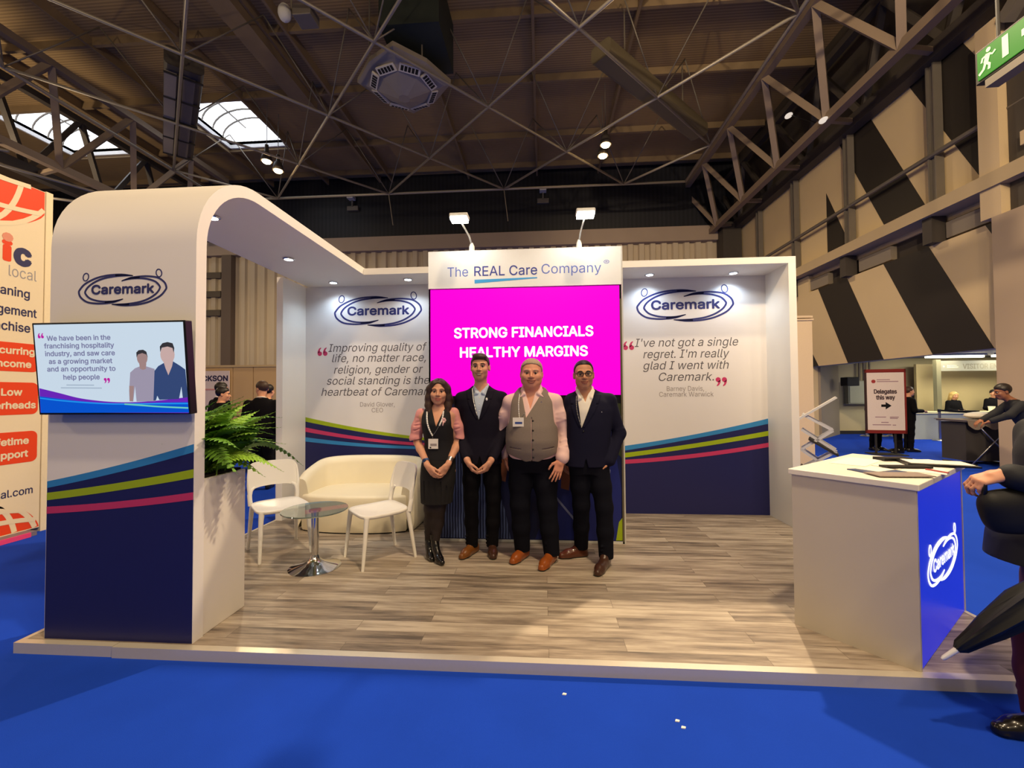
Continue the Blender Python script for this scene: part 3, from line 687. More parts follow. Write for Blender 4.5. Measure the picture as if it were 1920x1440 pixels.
# recessed downlights
DL = M('downlight_glow', (245, 250, 255), .4, var=0, emit=14)
for x, y, lab in ((.558,.795,'recessed white downlight nearest the curved front of the canopy'),(.541,1.855,'recessed white downlight halfway along the left canopy'),(.547,2.804,'recessed downlight in the corner above the left logo'),(1.532,2.749,'recessed downlight beside the white header, right above the left logo'),(4.486,2.822,'recessed downlight above the left end of the right logo'),(5.475,2.849,'recessed downlight above the right end of the right logo')):
    t = thing('downlight', lab, 'ceiling lamp', (x,y,2.985), 'downlights in the stand canopy')
    MB().lathe([(.052,0),(.058,-.004),(.058,-.006),(.042,-.012),(.042,-.002)], (x,y,2.985), 24).build('rim', CHROME, t, smooth=40)
    MB().lathe([(.042,-.009),(.001,-.011)], (x,y,2.985), 20).build('lens', DL, t)
    lamp('downlight_beam', 'SPOT', (x,y,2.965), (x,y,0), 17, COOL, .03, 140, .7)

# ------------------------------------------------------------------ centre block with the video wall
tw = thing('screen_tower', 'white central block with lettered header, bright video wall and printed base', 'screen tower', (3, 2.4, F0))
TWW = M('header_white', (228, 228, 224), .4, var=.02)
box('side_panel', WHITE, 2.013, 2.03, 1.935, 3.0, F0, 3.02, tw); box('side_panel', WHITE, 3.975, 3.994, 1.935, 3.0, F0, 3.02, tw)
FC = ((0,1.917,0),(1,0,0),(0,0,1),(0,-1,0))
head = box('header_sign', TWW, 2.013, 3.994, 1.917, 1.99, 2.645, 3.032, tw)
LB = M('header_letter_blue', (96, 116, 190), .5, var=0); LD = M('header_letter_navy', (58, 68, 150), .5, var=0)
text('lettering', 'The', LB, head, FC, 2.215, 2.765, .215, .098, bold=-.012)
text('bold_lettering', 'REAL Care', LD, head, FC, 2.495, 2.767, .645, .098, bold=.004)
text('lettering', 'Company', LB, head, FC, 3.185, 2.772, .60, .098, bold=-.012)
text('lettering', '®', LB, head, FC, 3.81, 2.845, .055, .05)
MB().prism([(2.497,2.69),(3.14,2.728),(3.14,2.739),(2.497,2.728)], FC, 0, .0015).build('underline_swoosh', M('swoosh_blue', (64,160,220), .5, var=0), head)
scr = box('video_wall', BLACKP, 2.013, 3.994, 1.935, 2.0, 1.45, 2.645, tw)
MAG = M('magenta_screen', (255, 0, 214), .3, var=0, emit=1.0, spec=.1)
lit = box('lit_panel', MAG, 2.034, 3.962, 1.92, 1.935, 1.535, 2.635, scr)
SW = M('screen_white', (255, 255, 255), .4, var=0, emit=1.3)
FS = ((0,1.92,0),(1,0,0),(0,0,1),(0,-1,0))
text('lettering', [L('STRONG FINANCIALS',2.285,2.132,1.41,.098), L('HEALTHY MARGINS',2.345,1.932,1.293,.098)], SW, scr, FS, 0, 0, bold=.024)
box('frame_edge', M('khaki_frame_edge', (104, 96, 76), .4, .3), 3.965, 3.994, 1.917, 1.935, F0, 2.5, tw)
box('frame_edge', PALEBOX, 3.982, 3.996, 1.912, 1.935, F0, 3.03, tw)
gp = box('printed_base', M('dark_navy_photo_print', (20, 26, 66), .4, var=.04), 2.013, 3.97, 1.93, 2.0, F0+.02, 1.45, tw)
FG = ((0,1.93,0),(1,0,0),(0,0,1),(0,-1,0))
# the printed photograph: pin-striped shirts, bare forearms, green leaves
STR = M('pinstripe_blue_print', (72, 88, 140), .45, var=0)
nt = STR.node_tree; bs = nt.nodes['Principled BSDF']; tc = nt.nodes.new('ShaderNodeTexCoord'); wv = nt.nodes.new('ShaderNodeTexWave')
wv.inputs['Scale'].default_value = 11; wv.inputs['Distortion'].default_value = 1.6; wv.inputs['Detail Scale'].default_value = .6; nt.links.new(tc.outputs['Object'], wv.inputs['Vector'])
cr = nt.nodes.new('ShaderNodeValToRGB'); cr.color_ramp.elements[0].position = .42; cr.color_ramp.elements[1].position = .6
cr.color_ramp.elements[0].color = (.012,.02,.065,1); cr.color_ramp.elements[1].color = (.10,.14,.32,1)
nt.links.new(wv.outputs['Fac'], cr.inputs[0]); nt.links.new(cr.outputs[0], bs.inputs['Base Color'])
MB().prism([(2.06,.09),(2.85,.09),(2.80,.35),(2.72,.62),(2.76,.85),(2.70,1.05),(2.55,1.2),(2.38,1.15),(2.30,.98),(2.2,.75),(2.12,.4)], FG, 0, .002).build('striped_shirt_print', STR, gp)
SKP = M('skin_print', (112, 66, 46), .5, var=.05)
MB().prism([(2.74,.68),(2.80,.66),(2.85,.95),(2.83,1.28),(2.77,1.3),(2.74,1.0)], FG, 0, .003).build('forearm_print', SKP, gp)
MB().prism([(3.36,.6),(3.44,.58),(3.47,.9),(3.46,1.1),(3.38,1.12)], FG, 0, .003).build('forearm_print', SKP, gp)
BLP = M('blue_jersey_print', (26, 36, 110), .45, var=.06, scale=5)
MB().prism([(3.1,.09),(3.95,.09),(3.96,.6),(3.9,1.0),(3.8,1.15),(3.6,1.0),(3.3,.62)], FG, 0, .002).build('blue_jersey_print', BLP, gp)
stroke(b := MB(), [(3.30,.52),(3.40,.40),(3.50,.28),(3.56,.14)], .02, FG, .002, .004); stroke(b, [(3.80,.84),(3.84,.78),(3.83,.72)], .03, FG, .002, .004); b.build('pale_seam_print', M('pale_print', (120,130,170), .5), gp)
MB().prism([(3.9,.09),(3.97,.09),(3.97,.32),(3.93,.27)], FG, 0, .004).build('lime_print', PGREEN, gp)
MB().prism([(3.88,1.0),(3.97,.9),(3.97,1.45),(3.86,1.45)], FG, 0, .003).build('foliage_print', M('dark_foliage_print', (44, 52, 24), .6, var=.3, scale=12), gp)
box('plinth_strip', PALEBOX, 2.013, 3.994, 1.917, 1.94, F0, F0+.02, tw)
# arm floodlights on top of the header
FLG = M('floodlight_glow', (255, 252, 235), .4, var=0, emit=26)
for x0, x, lab in ((2.465,2.392,'glowing arm floodlight on top of the header, left one'),(3.569,3.607,'glowing arm floodlight on top of the header, right one')):
    t = thing('arm_floodlight', lab, 'floodlight', (x0,1.95,3.03), 'arm floodlights on the header')
    MB().lathe([(.03,0),(.028,.05),(.012,.09)], (x0,1.95,3.032), 14).build('clamp', PALEBOX, t, smooth=40)
    MB().tube([(x0,1.95,3.1),(x0+(x-x0)*.3,1.92,3.18),(x0+(x-x0)*.7,1.85,3.23),(x,1.72,3.26)], .009, 8).build('arm', PALEBOX, t, smooth=True)
    hd = MB(); hd.box(x-.09,x+.09,1.60,1.72,3.255,3.30); hd.build('lamp_head', PALEBOX, t, bevel=.012)
    box('lens', FLG, x-.08,x+.08,1.595,1.715,3.235,3.256, t)
    lamp('floodlight_beam', 'SPOT', (x,1.64,3.22), (x,1.86,2.2), 6, (.97,.98,1.0), .05, 150, .5)

# ------------------------------------------------------------------ television on the curved panel
tv = thing('television', 'black flat television on the curved panel showing two men and a quote', 'television', (.62,-.03,1.722))
tl = R_(5); U = Vector((1,0,0)); V = Vector((0,-math.sin(tl),math.cos(tl))); N = Vector((0,-math.cos(tl),-math.sin(tl)))
FV = (Vector((.62,-.03,1.722)), U, V, N)
MB().prism([(-.487,-.277),(.487,-.277),(.487,.277),(-.487,.277)], FV, -.03, .022).build('casing', BLACKP, tv, bevel=.004)
MB().prism([(-.2,-.12),(.2,-.12),(.2,.12),(-.2,.12)], FV, -.055, -.03).build('wall_bracket', DARKM, tv)
def E(name, rgb=None, e=.9): return M(name, rgb, .4, var=0, emit=e, spec=.3)
SB = E('screen_pale_blue', (196, 213, 228), .98)
pic = MB().prism([(-.475,-.262),(.475,-.262),(.475,.266),(-.475,.266)], FV, .022, .0225).build('lit_screen', SB, tv)
# u,v from the 1920x1242 close view: u=(x-945)/1640, v=(640-y)/1640 roughly
def tvp(x, y):
    xa = (x-(165+ (y-150)*.03))/(1700+(y-150)*.035-(165+(y-150)*.03)); ya = (y-(172-xa*45))/(1085-15*xa-(172-xa*45))
    return (-.475+.95*xa, .266-.528*ya)
def tvpoly(name, mat, pts, d): MB().prism([tvp(*p) for p in pts], FV, .0225, .0225+d).build(name, mat, pic)
def curve(pts): return [tuple(p) for p in catmull(pts, 6)]
lo = curve([(190,830),(400,880),(600,930),(800,958),(1000,972),(1200,970),(1450,950),(1728,915)])
tvpoly('purple_wave', E('screen_purple',(110,36,190),.85), lo+[(1735,1085),(190,1085)], .0003)
lo = curve([(190,915),(400,940),(600,962),(800,978),(1000,986),(1200,985),(1450,975),(1728,968)])
tvpoly('blue_wave', E('screen_blue',(0,86,214),.85), lo+[(1738,1078),(195,1090)], .0006)
stroke(b := MB(), [tvp(*p) for p in curve([(195,935),(400,958),(700,980),(1000,992),(1400,986),(1730,982)])], .008, FV, .0225, .0235); b.build('light_blue_line', E('screen_cyan',(30,150,240)), pic)
stroke(b := MB(), [tvp(*p) for p in curve([(1080,992),(1250,1004),(1450,1018),(1732,1030)])], .009, FV, .0225, .0237); b.build('green_line', E('screen_mint',(110,210,190)), pic)
GL = E('screen_grey_letters', (126,128,166), .85)
def tl_(s, x, y, x2): 
    a = tvp(x, y); c = tvp(x2, y); return L(s, a[0], a[1], c[0]-a[0], .0285)
text('quotation', [tl_('We have been in the',300,335,960), tl_('franchising hospitality',268,415,995), tl_('industry, and saw care',275,495,1000), tl_('as a growing market',310,575,970), tl_('and an opportunity to',288,655,1000), tl_('help people',455,738,833)], GL, pic, FV, 0, 0, bold=.02, depth=.0228)
q0 = tvp(220,290); q1 = tvp(890,740); FVs = (FV[0]+N*.0226, U, V, N)
quote_marks(pic, FVs, q0[0], q0[1]-.004, .034, E('screen_magenta_marks',(190,30,160))); quote_marks(pic, FVs, q1[0], q1[1]+.004, .034, E('screen_magenta_marks'), True)
b = MB(); 
for x, y, x2 in ((480,795,770),(420,825,850)):
    p, q = tvp(x,y), tvp(x2,y); b.prism([(p[0],p[1]-.003),(q[0],q[1]-.003),(q[0],q[1]+.003),(p[0],p[1]+.003)], FV, .0225, .0228)
b.build('faint_caption', E('screen_faint',(168,186,206),.85), pic)
def oval(cx, cy, rx, ry, n=20): return [(cx+rx*math.cos(2*math.pi*i/n), cy+ry*math.sin(2*math.pi*i/n)) for i in range(n)]
SK1 = E('screen_skin', (206,176,172), .85); SKd = E('screen_skin_tan', (170,140,138), .8); HR = E('screen_hair', (58,56,62), .7)
tvpoly('shirt_picture', E('screen_mauve_shirt',(166,158,180),.8), [(1150,660),(1200,615),(1260,590),(1320,595),(1400,620),(1400,960),(1205,965),(1195,800),(1170,965),(1132,962),(1132,850)], .0004)
tvpoly('arm_picture', SKd, [(1135,800),(1182,800),(1168,962),(1136,962)], .0006)
tvpoly('face_picture', SKd, oval(1278,505,54,75)+[], .0006); tvpoly('neck_picture', SKd, [(1245,560),(1318,560),(1312,620),(1282,632),(1252,618)], .0005)
tvpoly('hair_picture', HR, [(1222,500),(1220,450),(1245,425),(1290,420),(1322,440),(1335,500),(1322,470),(1280,455),(1236,470)], .0008)
tvpoly('shirt_picture', E('screen_navy_shirt',(56,78,128),.75), [(1400,640),(1440,590),(1500,555),(1590,540),(1660,585),(1712,625),(1730,915),(1680,925),(1668,800),(1640,935),(1440,945),(1420,900),(1405,950),(1380,955)], .0008)
tvpoly('neck_picture', SK1, [(1495,545),(1592,530),(1580,590),(1540,685),(1512,610)], .001)
tvpoly('face_picture', SK1, oval(1536,468,72,98), .0011)
tvpoly('hair_picture', HR, [(1464,440),(1462,385),(1490,350),(1540,338),(1590,350),(1606,400),(1600,450),(1590,400),(1540,385),(1480,398)], .0013)

# ------------------------------------------------------------------ planter and fern
PLW = M('planter_white', (222, 216, 204), .55, var=.02, scale=5)
tag(box('planter_box', PLW, .14, 1.062, .131, .508, F0, 1.03, None, .004), 'tall plain white planter box behind the curved panel', 'planter')
fern = thing('fern', 'lush green fern spilling out of the tall white planter', 'fern', (.65,.33,1.03))
FGR = [M('fern_green', (98, 146, 38), .5, var=.2, scale=9), M('fern_dark_green', (70, 118, 36), .5, var=.2, scale=9), M('fern_light_green', (132, 172, 54), .5, var=.2, scale=9)]
def frond_mesh(L_, rise, droop, seed, mat):
    r = random.Random(seed); b = MB(); n = 24; pts = []
    for i in range(n+1):
        s = i/n; pts.append(Vector((L_*s*(.35+.65*s**.6), .03*math.sin(3*s+seed), rise*math.sin(min(1,s*1.02)*math.pi*.62)-droop*s**2.4)))
    b.tube(pts, [.0045*(1-.8*i/n) for i in range(n+1)], 5)
    for i in range(3, n+1):
        s = i/n; d = (pts[i]-pts[i-1]).normalized(); side = d.cross(Vector((0,0,1))).normalized(); up = side.cross(d)
        ll = .098*math.sin(math.pi*min(1,(s*.9+.12)))**.8*(L_/.5)**.5; wd = .0195*(L_/.5)**.5
        for sg in (-1,1):
            o = side*sg*ll+d*ll*.35-up*ll*(.12+.1*r.random())
            p = pts[i]; m = p+o*.5+up*.006
            b.add([p-d*wd*.5, m-d*wd, p+o, m+d*wd, p+d*wd*.5], [(0,1,2),(0,2,4),(4,2,3)])
    me = b.build('frond', mat, fern); me.location = (0,0,0); return me
WL[fern] = Vector((0,0,0))
protos = [frond_mesh(.36+.045*k, .30-.04*(k % 3), .08+.07*(k % 4), k, FGR[k % 3]) for k in range(6)]
WL[fern] = Vector(fern.location)
rr = random.Random(3)
for i in range(96):
    o = protos[i] if i < 6 else protos[i % 6].copy()
    if i >= 6: COL.objects.link(o); o.parent = fern
    x = rr.uniform(-.30,.37) if i % 3 else rr.uniform(.15,.38)
    a = rr.gauss(.1,1.0) if x > .05 else rr.uniform(-.6,1.2)
    front = math.sin(a) < -.35 and x < .36
    o.location = (x, rr.uniform(-.10,.10), -.02)
    s = rr.uniform(.8,1.15)
    if .33+.5*s*math.sin(a) < .18 and .65+x+.45*s*math.cos(a) < 1.16: a = abs(a) if abs(a) < 1.4 else rr.uniform(-.2,1.0); front = False
    o.scale = (s*(.6 if front else 1), s, s); o.rotation_euler = (rr.uniform(-.35,.35), -rr.uniform(.0,1.05)*(1.1 if front else 1), a)
tag(box('planting_soil', M('dark_soil', (30, 24, 16), .95, var=.3), .16,1.04,.15,.49,1.028,1.045), 'dark soil bed showing under the fern fronds in the planter', 'soil')

# ------------------------------------------------------------------ chairs, table, sofa
PLAS = M('white_moulded_plastic', (236, 232, 222), .32, var=.01)
def make_chair(label):
    t = thing('stacking_chair', label, 'chair', (0,0,0), 'white moulded chairs by the glass table')
    # seat, dished a little
    b = MB(); n = 18; top = []; 
    def sq(a, rx, ry, e): c, s = math.cos(a), math.sin(a); return (math.copysign(abs(c)**e,c)*rx, math.copysign(abs(s)**e,s)*ry)
    N_ = 40; rings = [(.0,.432),(.5,.434),(.82,.444),(.97,.452),(1.0,.446),(1.0,.430),(.94,.418),(0,.412)]
    for k, z in rings:
        for j in range(N_):
            x, y = sq(2*math.pi*j/N_, .225, .225, .45); b.v.append((x*k*(1.0 if y > 0 else 1.02), y*k-.01, z-(.012*(1-k) if k < .9 else 0)+ (.012*max(0,y/.225)**2 if k > .4 else 0)))
    b.f += [(i*N_+j, i*N_+(j+1)%N_, (i+1)*N_+(j+1)%N_, (i+1)*N_+j) for i in range(len(rings)-1) for j in range(N_)]; b.mi += [0]*((len(rings)-1)*N_)
    b.build('seat', PLAS, t, smooth=True)
    # backrest: curved panel with two uprights
    b = MB(); nu, nv = 24, 10
    def P(u, v, off):
        c = abs(u)**9; x = .230*u*(1-.06*v); z = .585-.055*abs(u)**6*(1-v)+v*(.250-.045*c)+.015*(1-v)*(1-u*u); y = .215+.05*v+.045*(1-u*u)
        return (x, y+off*(1), z)
    for off in (-.008,.008):
        for i in range(nu+1):
            for j in range(nv+1): b.v.append(P(-1+2*i/nu, j/nv, off))
    m = (nu+1)*(nv+1); idx = lambda i,j,k: k*m+i*(nv+1)+j
    for i in range(nu):
        for j in range(nv): b.f += [(idx(i,j,0),idx(i+1,j,0),idx(i+1,j+1,0),idx(i,j+1,0)), (idx(i,j,1),idx(i,j+1,1),idx(i+1,j+1,1),idx(i+1,j,1))]
    for i in range(nu): b.f += [(idx(i,0,0),idx(i,0,1),idx(i+1,0,1),idx(i+1,0,0)), (idx(i,nv,0),idx(i+1,nv,0),idx(i+1,nv,1),idx(i,nv,1))]
    for j in range(nv): b.f += [(idx(0,j,0),idx(0,j+1,0),idx(0,j+1,1),idx(0,j,1)), (idx(nu,j,0),idx(nu,j,1),idx(nu,j+1,1),idx(nu,j+1,0))]
    b.mi = [0]*len(b.f)
    for s in (-1,1):
        b.tube([(s*.165,.232,.60),(s*.200,.224,.575),(s*.213,.216,.53),(s*.212,.206,.48),(s*.206,.20,.43)], [.010,.019,.021,.020,.023], 10)
        b.tube([(s*.216,.256,.775),(s*.2215,.238,.70),(s*.222,.219,.62),(s*.213,.212,.52)], [.008,.011,.015,.017], 10)
    b.build('backrest', PLAS, t, smooth=50)
    for sx, sy in ((-1,-1),(1,-1),(-1,1),(1,1)):
        b = MB(); y1 = -.235 if sy < 0 else .255
        b.tube([(sx*.192,sy*.19,.435),(sx*.20,sy*.2,.36),(sx*.216,y1,.0)], [.024,.021,.0135], 10); b.build('leg', PLAS, t, smooth=50)
    return t
ch = make_chair('white moulded chair turned right, between the fern and the glass table')
ch.location = (.655,1.55,F0); ch.rotation_euler = (0,0,R_(46))
dup(ch, (1.675,1.45,F0), R_(-46), 'white moulded chair turned left, in front of the right end of the sofa')

GLASS = M('clear_grey_glass', (205, 220, 215), .02, var=0, trans=.9, ior=1.45)
t = thing('glass_table', 'small round glass table on a chrome pedestal between two white chairs', 'table', (1.2,1.2,F0))
MB().lathe([(0.0,.492),(.268,.492),(.272,.497),(.268,.503),(0.0,.503)], (1.2,1.2,F0), 56).build('table_top', GLASS, t, smooth=40)
MB().lathe([(.03,.03),(.03,.47),(.05,.475),(.05,.491)], (1.2,1.2,F0), 28).build('pedestal', CHROME, t, smooth=40)
MB().lathe([(.213,0),(.213,.006),(.18,.018),(.10,.038),(.06,.06),(.04,.085),(.032,.11)], (1.2,1.2,F0), 48).build('base', CHROME, t, smooth=60)

SOF = M('cream_leatherette', (232, 222, 194), .38, var=.02, scale=8, bump=.02)
sofa = thing('tub_sofa', 'cream two seat tub sofa with rounded back behind the glass table', 'sofa', (1.1,2.5,F0))
SX, SY, HW, HD = 1.11, 2.53, .69, .40
def upath(t, k=1.0, dk=0.0):
    """t -1..1 from left front, round the back, to right front"""
    a = math.pi*(1.5-.5*0) ; th = math.pi+ (-(t+1)/2)*math.pi      # 180..0 over the back
    e = .55; c, s = math.cos(th), math.sin(-th) if False else math.sin(math.pi-(th-0)) ; s = abs(math.sin(th))
    x = math.copysign(abs(c)**e, c)*(HW-dk); y = (s**e)*(HD*1.0-dk)
    return x, y
b = MB(); nt_ = 56; sec = []
path = []
for i in range(9): path.append((-HW+.0, -HD+.03+ (HD-.03)*i/9, ))
arc = []
for i in range(41):
    th = math.pi*(1-i/40); c, s = math.cos(th), math.sin(th); arc.append((math.copysign(abs(c)**.80,c)*HW, (abs(s)**.80)*HD))
path = [(-HW+.02*(1-i/8)**2, -HD*.92+HD*.92*i/8) for i in range(8)]+arc+[(HW-.02*(i/8)**2, -HD*.92*i/8) for i in range(1,9)]
npth = len(path); TH = .13
def nrm(i):
    a = Vector(path[max(i-1,0)]); c = Vector(path[min(i+1,npth-1)]); d = (c-a).normalized(); return Vector((d.y,-d.x))   # inward for a clockwise path
rows = []
for i in range(npth):
    p = Vector(path[i]); nn = nrm(i); s = i/(npth-1); u = abs(2*s-1)
    back = max(0,(p.y+HD)/(2*HD)); h = .60+.135*(math.sin(min(1,max(0,back))*math.pi/2))**1.3-.0*u
    if i < 3 or i > npth-4: h -= .012*(3-min(i,npth-1-i))
    slope = .05
    prof_ = [(0.02,.015),(-.005,.10),(-.01,.3),(0,h-.07),(.02,h-.02),(.05,h),(.085,h-.005),(.115,h-.03),(.13,h-.08),(.145,.40),(.16,.30)]
    rows.append([(SX+p.x+nn.x*o, SY+p.y+nn.y*o, F0+z) for o,z in prof_])
m = len(rows[0]); base = 0
b.v = [q for r_ in rows for q in r_]
b.f = [(i*m+j,(i+1)*m+j,(i+1)*m+j+1,i*m+j+1) for i in range(npth-1) for j in range(m-1)]+[tuple(range(m))[::-1], tuple((npth-1)*m+j for j in range(m))]
b.mi = [0]*len(b.f); b.build('shell', SOF, sofa, smooth=50, bevel=.0)
# seat cushion block with bowed front, reaching to the floor
b = MB(); outl = []
for i in range(25):
    u = -1+2*i/24; outl.append((SX+u*(HW-.10), SY-HD-.075+.10*abs(u)**2.6))
for i in range(21):
    th = math.pi*i/20; c, s = math.cos(th), math.sin(th); outl.append((SX+math.copysign(abs(c)**.80,c)*(HW-.12), SY+(abs(s)**.80)*(HD-.12)))
cxy = (SX, SY-.05); no = len(outl)
lev = [(.985,.015),(1,.04),(1.0,.34),(.995,.375),(.975,.395),(.9,.402),(.5,.407),(.0,.408)]
for k, z in lev: b.v += [(cxy[0]+(x-cxy[0])*k, cxy[1]+(y-cxy[1])*k, F0+z) for x,y in outl]
b.f = [(i*no+j, i*no+(j+1)%no, (i+1)*no+(j+1)%no, (i+1)*no+j) for i in range(len(lev)-1) for j in range(no)]; b.mi = [0]*len(b.f)
b.build('seat', SOF, sofa, smooth=60)
MB().prism([((x-cxy[0])*.97+cxy[0],(y-cxy[1])*.97+cxy[1]) for x,y in outl], ((0,0,F0),(1,0,0),(0,1,0),(0,0,1)), 0, .016).build('base_plinth', BLACKP, sofa)

# ------------------------------------------------------------------ counter with lit blue front
ct = thing('counter', 'white counter with a glowing blue front panel and white oval emblem', 'counter', (0,0,0))
CL, CD, CH = 1.12, .60, .994
BODY = M('counter_white', (202, 193, 176), .5, var=.02, scale=4)
GLOW = M('lit_blue_panel', (34, 52, 232), .35, var=0, emit=.62)
b = MB(); b.box(0,.025,0.0,CD,0,CH-.035).box(.025,CL,CD-.02,CD,0,CH-.035).box(CL-.025,CL,0,CD-.02,0,CH-.035); b.build('body', BODY, ct)
box('top', TOP, -.015, CL+.015, -.015, CD+.015, CH-.035, CH, ct, .004)
gpn = box('lit_panel', GLOW, .026, CL-.026, .004, .03, 0.005, CH-.036, ct)
FCt = ((0,.004,0),(1,0,0),(0,0,1),(0,-1,0))
logo(gpn, FCt, .57, .475, .74, M('emblem_white_glow', (255,255,255), .4, var=0, emit=1.3), depth=.003)
CROT = math.atan2(.631,.776); CPOS = Vector((5.168,.023,F0))
ct.location = CPOS; ct.rotation_euler = (0,0,CROT)
def on_counter(name, mat, poly, z, h, label, cat, rot=None):
    """flat thing lying on the counter, outline in the counter's own plan"""
    c, s = math.cos(CROT), math.sin(CROT)
    P = [(CPOS.x+c*x-s*y, CPOS.y+s*x+c*y) for x,y in poly]
    o = MB().prism(P, ((0,0,CPOS.z+CH+z),(1,0,0),(0,1,0),(0,0,1)), 0, h).build(name, mat)
    return tag(o, label, cat)
def rect(cx, cy, w_, h_, a):
    a = R_(a); return [(cx+math.cos(a)*x-math.sin(a)*y, cy+math.sin(a)*x+math.cos(a)*y) for x,y in ((-w_/2,-h_/2),(w_/2,-h_/2),(w_/2,h_/2),(-w_/2,h_/2))]
PAP = M('white_paper', (240,236,224), .6, var=.01); PAPB = M('blue_printed_cover', (70,84,120), .4, var=.2, scale=14); PAPG = M('grey_brown_leaflet', (150,134,126), .5, var=.1, scale=20)
on_counter('paper_sheet', PAP, rect(.66,.45,.42,.20,2), .0005, .002, 'large white paper sheet at the back left of the counter top', 'paper')
on_counter('paper_sheet', PAP, rect(.62,.22,.22,.17,-20), .0005, .003, 'white paper sheet in the middle of the counter, under the black tablet', 'paper')
on_counter('paper_sheet', PAP, rect(.60,.09,.30,.20,12), .0005, .002, 'white form with a pen on it at the right edge of the counter', 'paper')
on_counter('pen', M('pink_pen', (190,90,90), .4), rect(.56,.02,.13,.008,60), .0028, .008, 'pinkish pen on the white form at the counter edge', 'pen')
on_counter('notebook', BLACKP, rect(.94,.32,.20,.10,-35), .0005, .02, 'thick black notebook at the back of the counter', 'notebook')
on_counter('paper_sheet', PAP, rect(1.0,.18,.24,.14,-35), .0005, .006, 'white booklet right of the thick black notebook', 'booklet')
on_counter('clipboard', BLACKP, rect(.90,.085,.36,.22,-60), .0045, .010, 'dark clipboard hanging a little over the far right counter edge', 'clipboard')
on_counter('paper_sheet', PAP, rect(.92,.09,.32,.19,-60), .0148, .003, 'white sheets lying on the dark clipboard', 'paper')
on_counter('tablet', BLACKP, rect(.585,.17,.27,.075,-40), .0045, .012, 'slim black tablet lying across the white paper', 'tablet')
on_counter('brochure', PAPB, rect(.30,.235,.26,.17,-30), .0005, .006, 'blue grey brochure nearest the left front edge of the counter', 'brochure')
on_counter('brochure', PAP, rect(.33,.255,.18,.12,-12), .0068, .004, 'white folded leaflet on top of the blue grey brochure', 'leaflet')
on_counter('brochure', PAPG, rect(.22,.12,.30,.13,-40), .0068, .005, 'brownish grey leaflet at the near corner of the counter', 'leaflet')

# ------------------------------------------------------------------ leaflet rack behind the right wing
SILV = M('silver_rail', (206,206,206), .35, .35, var=.03)
rk = thing('leaflet_rack', 'silver folding zigzag leaflet rack behind the right wing wall', 'leaflet rack', (0,0,0))
for y in (-.13,.13):
    for pts in ([(-.16,1.26),(.16,1.06),(-.18,.80),(.15,.55),(-.14,.30),(.14,.03)], [(-.17,1.06),(.19,.80),(-.16,.56),(.17,.30),(-.12,.05)]):
        b = MB()
        for i in range(len(pts)-1): b.bar((pts[i][0],y,pts[i][1]),(pts[i+1][0],y,pts[i+1][1]),.018,.03)
        b.build('side_rail', SILV, rk)
for (xa,za),(xc,zc),m_ in (((-.27,1.13),(.21,1.47),SILV),((-.10,.93),(.20,.74),DARKM),((-.2,.56),(.17,.32),DARKM)):
    e = Vector((xc-xa,0,zc-za)); d = e.normalized(); u = Vector((-d.z,0,d.x))
    MB().prism([(0,0),(e.length,0),(e.length,.025),(0,.025)], ((xa,-.16,za),d,u,(0,1,0)), 0, .32).build('tray', m_, rk)
MB().box(-.2,.2,-.16,.16,0,.03).build('foot', SILV, rk)
rk.location = (6.76,3.45,0); rk.rotation_euler = (0,0,R_(-31))

# tall cream post with a cap behind the right wing
t = thing('stand_post', 'tall cream panel post with a grooved cap just right of the stand', 'post', (8.1,6.05,0))
CP = M('cream_post', (196,176,148), .55, var=.04)
box('shaft', CP, 7.7, 8.26, 6.0, 6.12, 0, 2.9, t); b = MB(); b.box(7.68,8.28,5.98,6.14,2.9,2.93).box(7.69,8.27,5.99,6.13,2.95,2.99); b.build('cap', CP, t)

# litter
WHT = M('white_scrap', (236,232,224), .7)
for x, y, lab in ((3.283,-.164,'tiny white paper scrap on the carpet nearest the platform edge'),(3.806,-.312,'tiny white paper scrap on the carpet, upper of the pair lower right'),(3.821,-.352,'tiny white paper scrap on the carpet, lower of the pair lower right')):
    tag(MB().prism([(-.011,-.005),(.008,-.007),(.013,.003),(-.004,.008)], ((x,y,.0),(1,0,0),(0,1,0),(0,0,1)), .0, .004).build('paper_scrap', WHT), lab, 'paper scrap')

# ------------------------------------------------------------------ the red and white neighbouring stand
nb = thing('neighbour_stand', 'white neighbouring stand wall with red globe and red caption boxes at left', 'exhibition stand', (-2.7,1.5,0))
NW = M('neighbour_cream', (226, 210, 178), .5, var=.02); RED = M('neighbour_red', (222, 66, 24), .5, var=.02); NVL = M('neighbour_navy_letters', (48,48,88), .5); GRL = M('neighbour_grey_letters', (150,146,150), .5)
wpn = box('wall_panel', NW, -2.78, -2.65, .5, 2.17, .05, 3.97, nb)
box('end_post', M('neighbour_post', (232,216,180), .5), -2.79, -2.64, 2.175, 2.245, .0, 3.98, nb)
FNB = ((-2.65,0,0),(0,1,0),(0,0,1),(1,0,0))
def disc(cx, cz, r, z0, z1, ymax):
    pts = []
    for i in range(73):
        a = 2*math.pi*i/72; x, z = cx+r*math.cos(a), cz+r*math.sin(a)
        pts.append((min(x,ymax), min(max(z,z0),z1)))
    return pts
